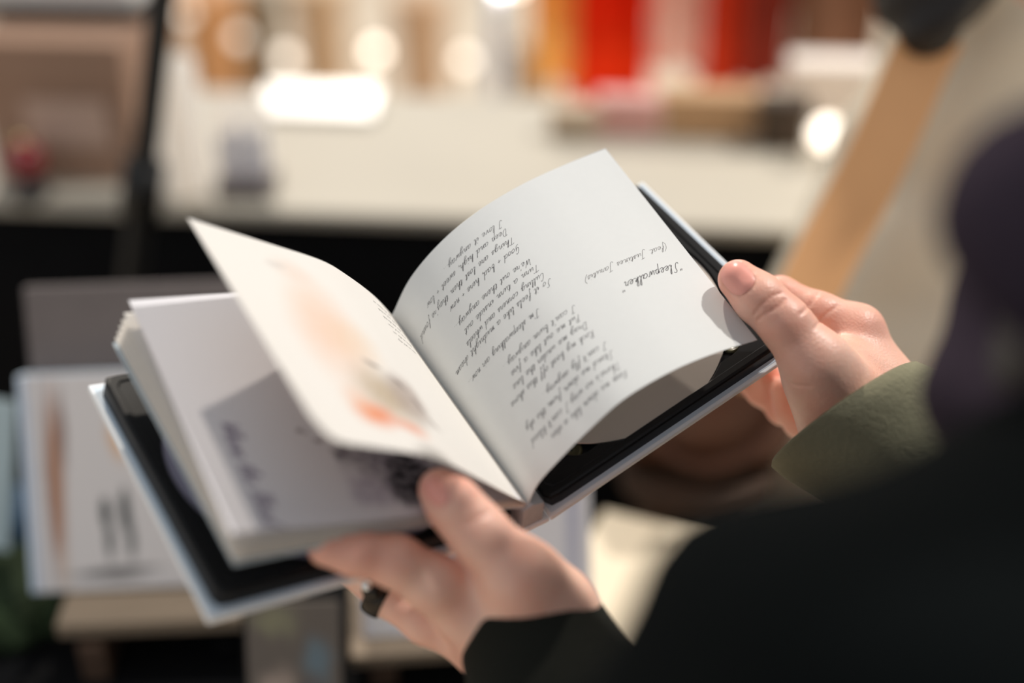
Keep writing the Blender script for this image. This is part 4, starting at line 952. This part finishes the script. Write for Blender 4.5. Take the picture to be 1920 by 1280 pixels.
# left edge: pale blue booklet, deep blue box, green moss
o = empty('pale_blue_booklet', None, 'pale blue booklet leaning at the far left edge', 'booklet', mat=frame_at(on_z(-112, 1010, SZ), (1, -.15, 0), math.radians(18)) @ Matrix.Rotation(math.radians(5), 4, 'Y'))
for k in range(3): box('leaf', (0, .0012 * k, 0), (.052, .0012 * k + .0009, .112 - .002 * k), M['pale_blue'], o, .0003)
o = empty('blue_box', None, 'deep blue box at the left edge under the pale blue booklet', 'box', mat=frame_at(on_z(-140, 1085, NZ + .0006), (1, 0, 0)))
box('body', (0, 0, 0), (.072, .055, .040), M['deep_blue'], o, .003); box('lid', (-.002, -.002, .034), (.074, .057, .046), M['deep_blue'], o, .003)
o = empty('moss_wreath', (float(on_z(30, 1150, NZ)[0]), float(on_z(30, 1150, NZ)[1]), NZ + .0006), 'clump of dark green moss at the lower left edge', 'moss')
rr = [(0.012, ('e', (RNG.uniform(-.06, .045), RNG.uniform(-.03, .03), RNG.uniform(.008, .018)), (RNG.uniform(.012, .022),) * 3, None)) for _ in range(26)]
V, F = sdf_mesh(rr, .003, lambda P: .003 * np.sin(P[:, 0] * 420) * np.sin(P[:, 1] * 390) * np.sin(P[:, 2] * 400)); V[:, 2] = np.maximum(V[:, 2], 0); mesh_obj('moss', V, F, M['green'], o)
# mottled book low at the bottom
M['mottle'] = paint('mottled_print', (.12, .10, .085), [(.3, .9, .4, .15, 0, (.22, .21, .13), .8, .9), (.75, .62, .25, .2, 0, (.12, .18, .22), .8, .9), (.3, .45, .3, .2, 0, (.46, .36, .30), .7, .9), (.75, .3, .3, .2, 0, (.04, .08, .16), .8, .9), (.2, .2, .2, .2, 0, (.50, .38, .33), .7, .9)], distort=.25, dscale=5, rough=.6)
b4 = on_z(470, 1420, NZ + .0006)
closed_book(b4, (1, .05, 0), math.radians(26), .058, .098, .012, M['mottle'], M['black_cloth'], 'small mottled booklet standing low at the bottom edge of the frame')

# ------------------------------------------------------------------ second person: cream coat with tan strap, right of the hand
ZP = 0.99
fz = on_z(1900, 400, .9)
p2 = empty('person', (float(P3(1900, 500, ZP)[0]), float(P3(1900, 500, ZP)[1]), 0.0), 'person in a cream wool coat with a tan shoulder strap, behind the right hand', 'person')
sh_c = P3(1990, -60, ZP); bs = np.array((P3(1900, 500, ZP)[0], P3(1900, 500, ZP)[1], 0))
X = np.array((1.0, 0, 0)); Y = np.array((0, 1.0, 0)); Z = np.array((0, 0, 1.0))
top2 = np.array((sh_c[0], sh_c[1], sh_c[2])); 
hem = np.array((P3(1840, 1180, ZP)[0] + .0, bs[1] + .02, .55))
coat = [(0, ('c', top2 + (-.02, 0, 0), np.array((P3(1905, 1100, ZP)[0], top2[1], P3(1905, 1100, ZP)[2])), .085, .185)), (.05, ('c', np.array((P3(1905, 1100, ZP)[0], top2[1], P3(1905, 1100, ZP)[2])), hem, .185, .21)),
        (.05, ('c', top2 + (-.06, 0, .03), top2 + (.16, 0, .03), .075, .075)), (.04, ('c', top2 + (.19, 0, .02), top2 + (.24, .02, -.26), .062, .052)), (.04, ('c', top2 + (.24, .02, -.26), top2 + (.18, -.12, -.42), .05, .045))]
V, F = sdf_mesh(coat, .008, wob(.007, 40)); mesh_obj('coat', V, F, M['coat'], p2, world=True)
hd2 = top2 + (.05, -.01, .30)
b2p = [(0, ('e', hd2, (.078, .095, .105), None)), (.03, ('e', hd2 + (0, -.04, -.06), (.055, .055, .05), None)), (.03, ('c', hd2 + (0, 0, -.06), top2 + (.05, 0, .02), .05, .055)), (.02, ('c', hd2 + (0, -.09, 0), hd2 + (0, -.108, -.03), .010, .013)),
       (.03, ('c', top2 + (.05, 0, .05), top2 + (.03, 0, -.5), .06, .10)), (.03, ('c', top2 + (.05, 0, .0), top2 + (.19, 0, .0), .05, .05)), (.02, ('c', top2 + (.19, 0, .0), top2 + (.24, .02, -.26), .045, .038)), (.02, ('c', top2 + (.24, .02, -.26), top2 + (.17, -.14, -.44), .036, .028)),
       (.012, ('e', top2 + (.155, -.175, -.47), (.036, .045, .022), None))]
b2p += [(.003, ('c', top2 + (.13 + .017 * k, -.20, -.475), top2 + (.12 + .017 * k, -.26 + .006 * abs(k - 1), -.50), .0085, .0065)) for k in range(4)] + [(.004, ('c', top2 + (.125, -.17, -.47), top2 + (.10, -.21, -.48), .010, .008))]
for s_ in (-1, 1):
    ec = hd2 + np.array((.031 * s_, -.082, -.002)); b2p.append((-.012, ('c', ec + (0, -.010, 0), ec + (0, -.012, 0), .011, .011)))
    b2p.append((.010, ('c', hd2 + np.array((.079 * s_, 0, .01)), hd2 + np.array((.080 * s_, 0, -.03)), .011, .008))); b2p.append((.010, ('c', hd2 + np.array((.018 * s_, -.088, .022)), hd2 + np.array((.042 * s_, -.078, .020)), .006, .005)))
b2p.append((.008, ('c', hd2 + (-.016, -.090, -.066), hd2 + (.016, -.090, -.066), .007, .007))); b2p.append((-.002, ('c', hd2 + (-.02, -.098, -.066), hd2 + (.02, -.098, -.066), .0012, .0012)))
V, F = sdf_mesh(b2p, .0045); mesh_obj('body', V, F, M['skin'], p2, world=True)
for s_ in (-1, 1):
    ec = Vector(hd2 + np.array((.031 * s_, -.074, -.002)))
    bm = bmesh.new(); bmesh.ops.create_uvsphere(bm, u_segments=16, v_segments=10, radius=.0125, matrix=Matrix.Translation(ec)); bm_obj('eye', bm, M['white_card'], p2, True, world=True)
    bm = bmesh.new(); bmesh.ops.create_uvsphere(bm, u_segments=14, v_segments=8, radius=.0062, matrix=Matrix.Translation(ec + Vector((0, -.0075, 0)))); bm_obj('iris', bm, M['iris'], p2, True, world=True)
hr2 = [(0, ('e', hd2 + (0, .025, .035), (.092, .10, .10), None)), (.03, ('c', hd2 + (-.08, .02, 0), P3(1750, -60, ZP - .10), .045, .040)), (.03, ('c', P3(1750, -60, ZP - .10), P3(1742, 50, ZP - .12), .036, .022)), (.03, ('c', hd2 + (.08, .03, 0), top2 + (.13, .03, .06), .045, .04)), (.03, ('c', hd2 + (0, .08, 0), top2 + (.05, .09, .02), .07, .06))]
V, F = sdf_mesh(hr2, .006, wob(.004, 110)); mesh_obj('hair', V, F, M['hair'], p2, world=True)
# strap: flat band hanging along the front edge of the coat
sp = smooth_path([P3(1752, 60, ZP - .115), P3(1722, 120, ZP - .11), P3(1640, 305, ZP - .11), P3(1528, 520, ZP - .11), P3(1462, 680, ZP - .11), P3(1440, 735, ZP - .10)], 40)
V = []; 
for i, c in enumerate(sp):
    T = sp[min(i + 1, 39)] - sp[max(i - 1, 0)]; T /= np.linalg.norm(T); n = -F_ + np.array((.3, 0, .8)); n = n - (n @ T) * T; n /= np.linalg.norm(n); b = np.cross(T, n)
    for a, t in ((-1, -1), (1, -1), (1, 1), (-1, 1)): V.append(c + b * a * .0215 + n * t * .0022)
F = [(i * 4 + k, i * 4 + (k + 1) % 4, (i + 1) * 4 + (k + 1) % 4, (i + 1) * 4 + k) for i in range(39) for k in range(4)] + [(3, 2, 1, 0), (156, 157, 158, 159)]
mesh_obj('shoulder_strap', V, F, M['strap'], p2, smooth=False, world=True)
tr2 = []
for s in (-1, 1):
    f_ = np.array((hem[0] + .09 * s, hem[1], .09)); tr2.append((.03 if tr2 else 0, ('c', np.array((hem[0] + .08 * s, hem[1], .70)), f_, .085, .055)))
    V, F = sdf_mesh([(0, ('c', f_ * (1, 1, 0) + (0, .03, .045), f_ * (1, 1, 0) + (0, -.15, .036), .044, .036)), (.03, ('c', f_ * (1, 1, 0) + (0, 0, .05), f_ * (1, 1, 0) + (0, 0, .14), .05, .052))], .006); V[:, 2] = np.maximum(V[:, 2], .001); mesh_obj('shoe', V, F, M['wood_dark'], p2, world=True)
V, F = sdf_mesh(tr2, .01); mesh_obj('trousers', V, F, M['trousers'], p2, world=True)
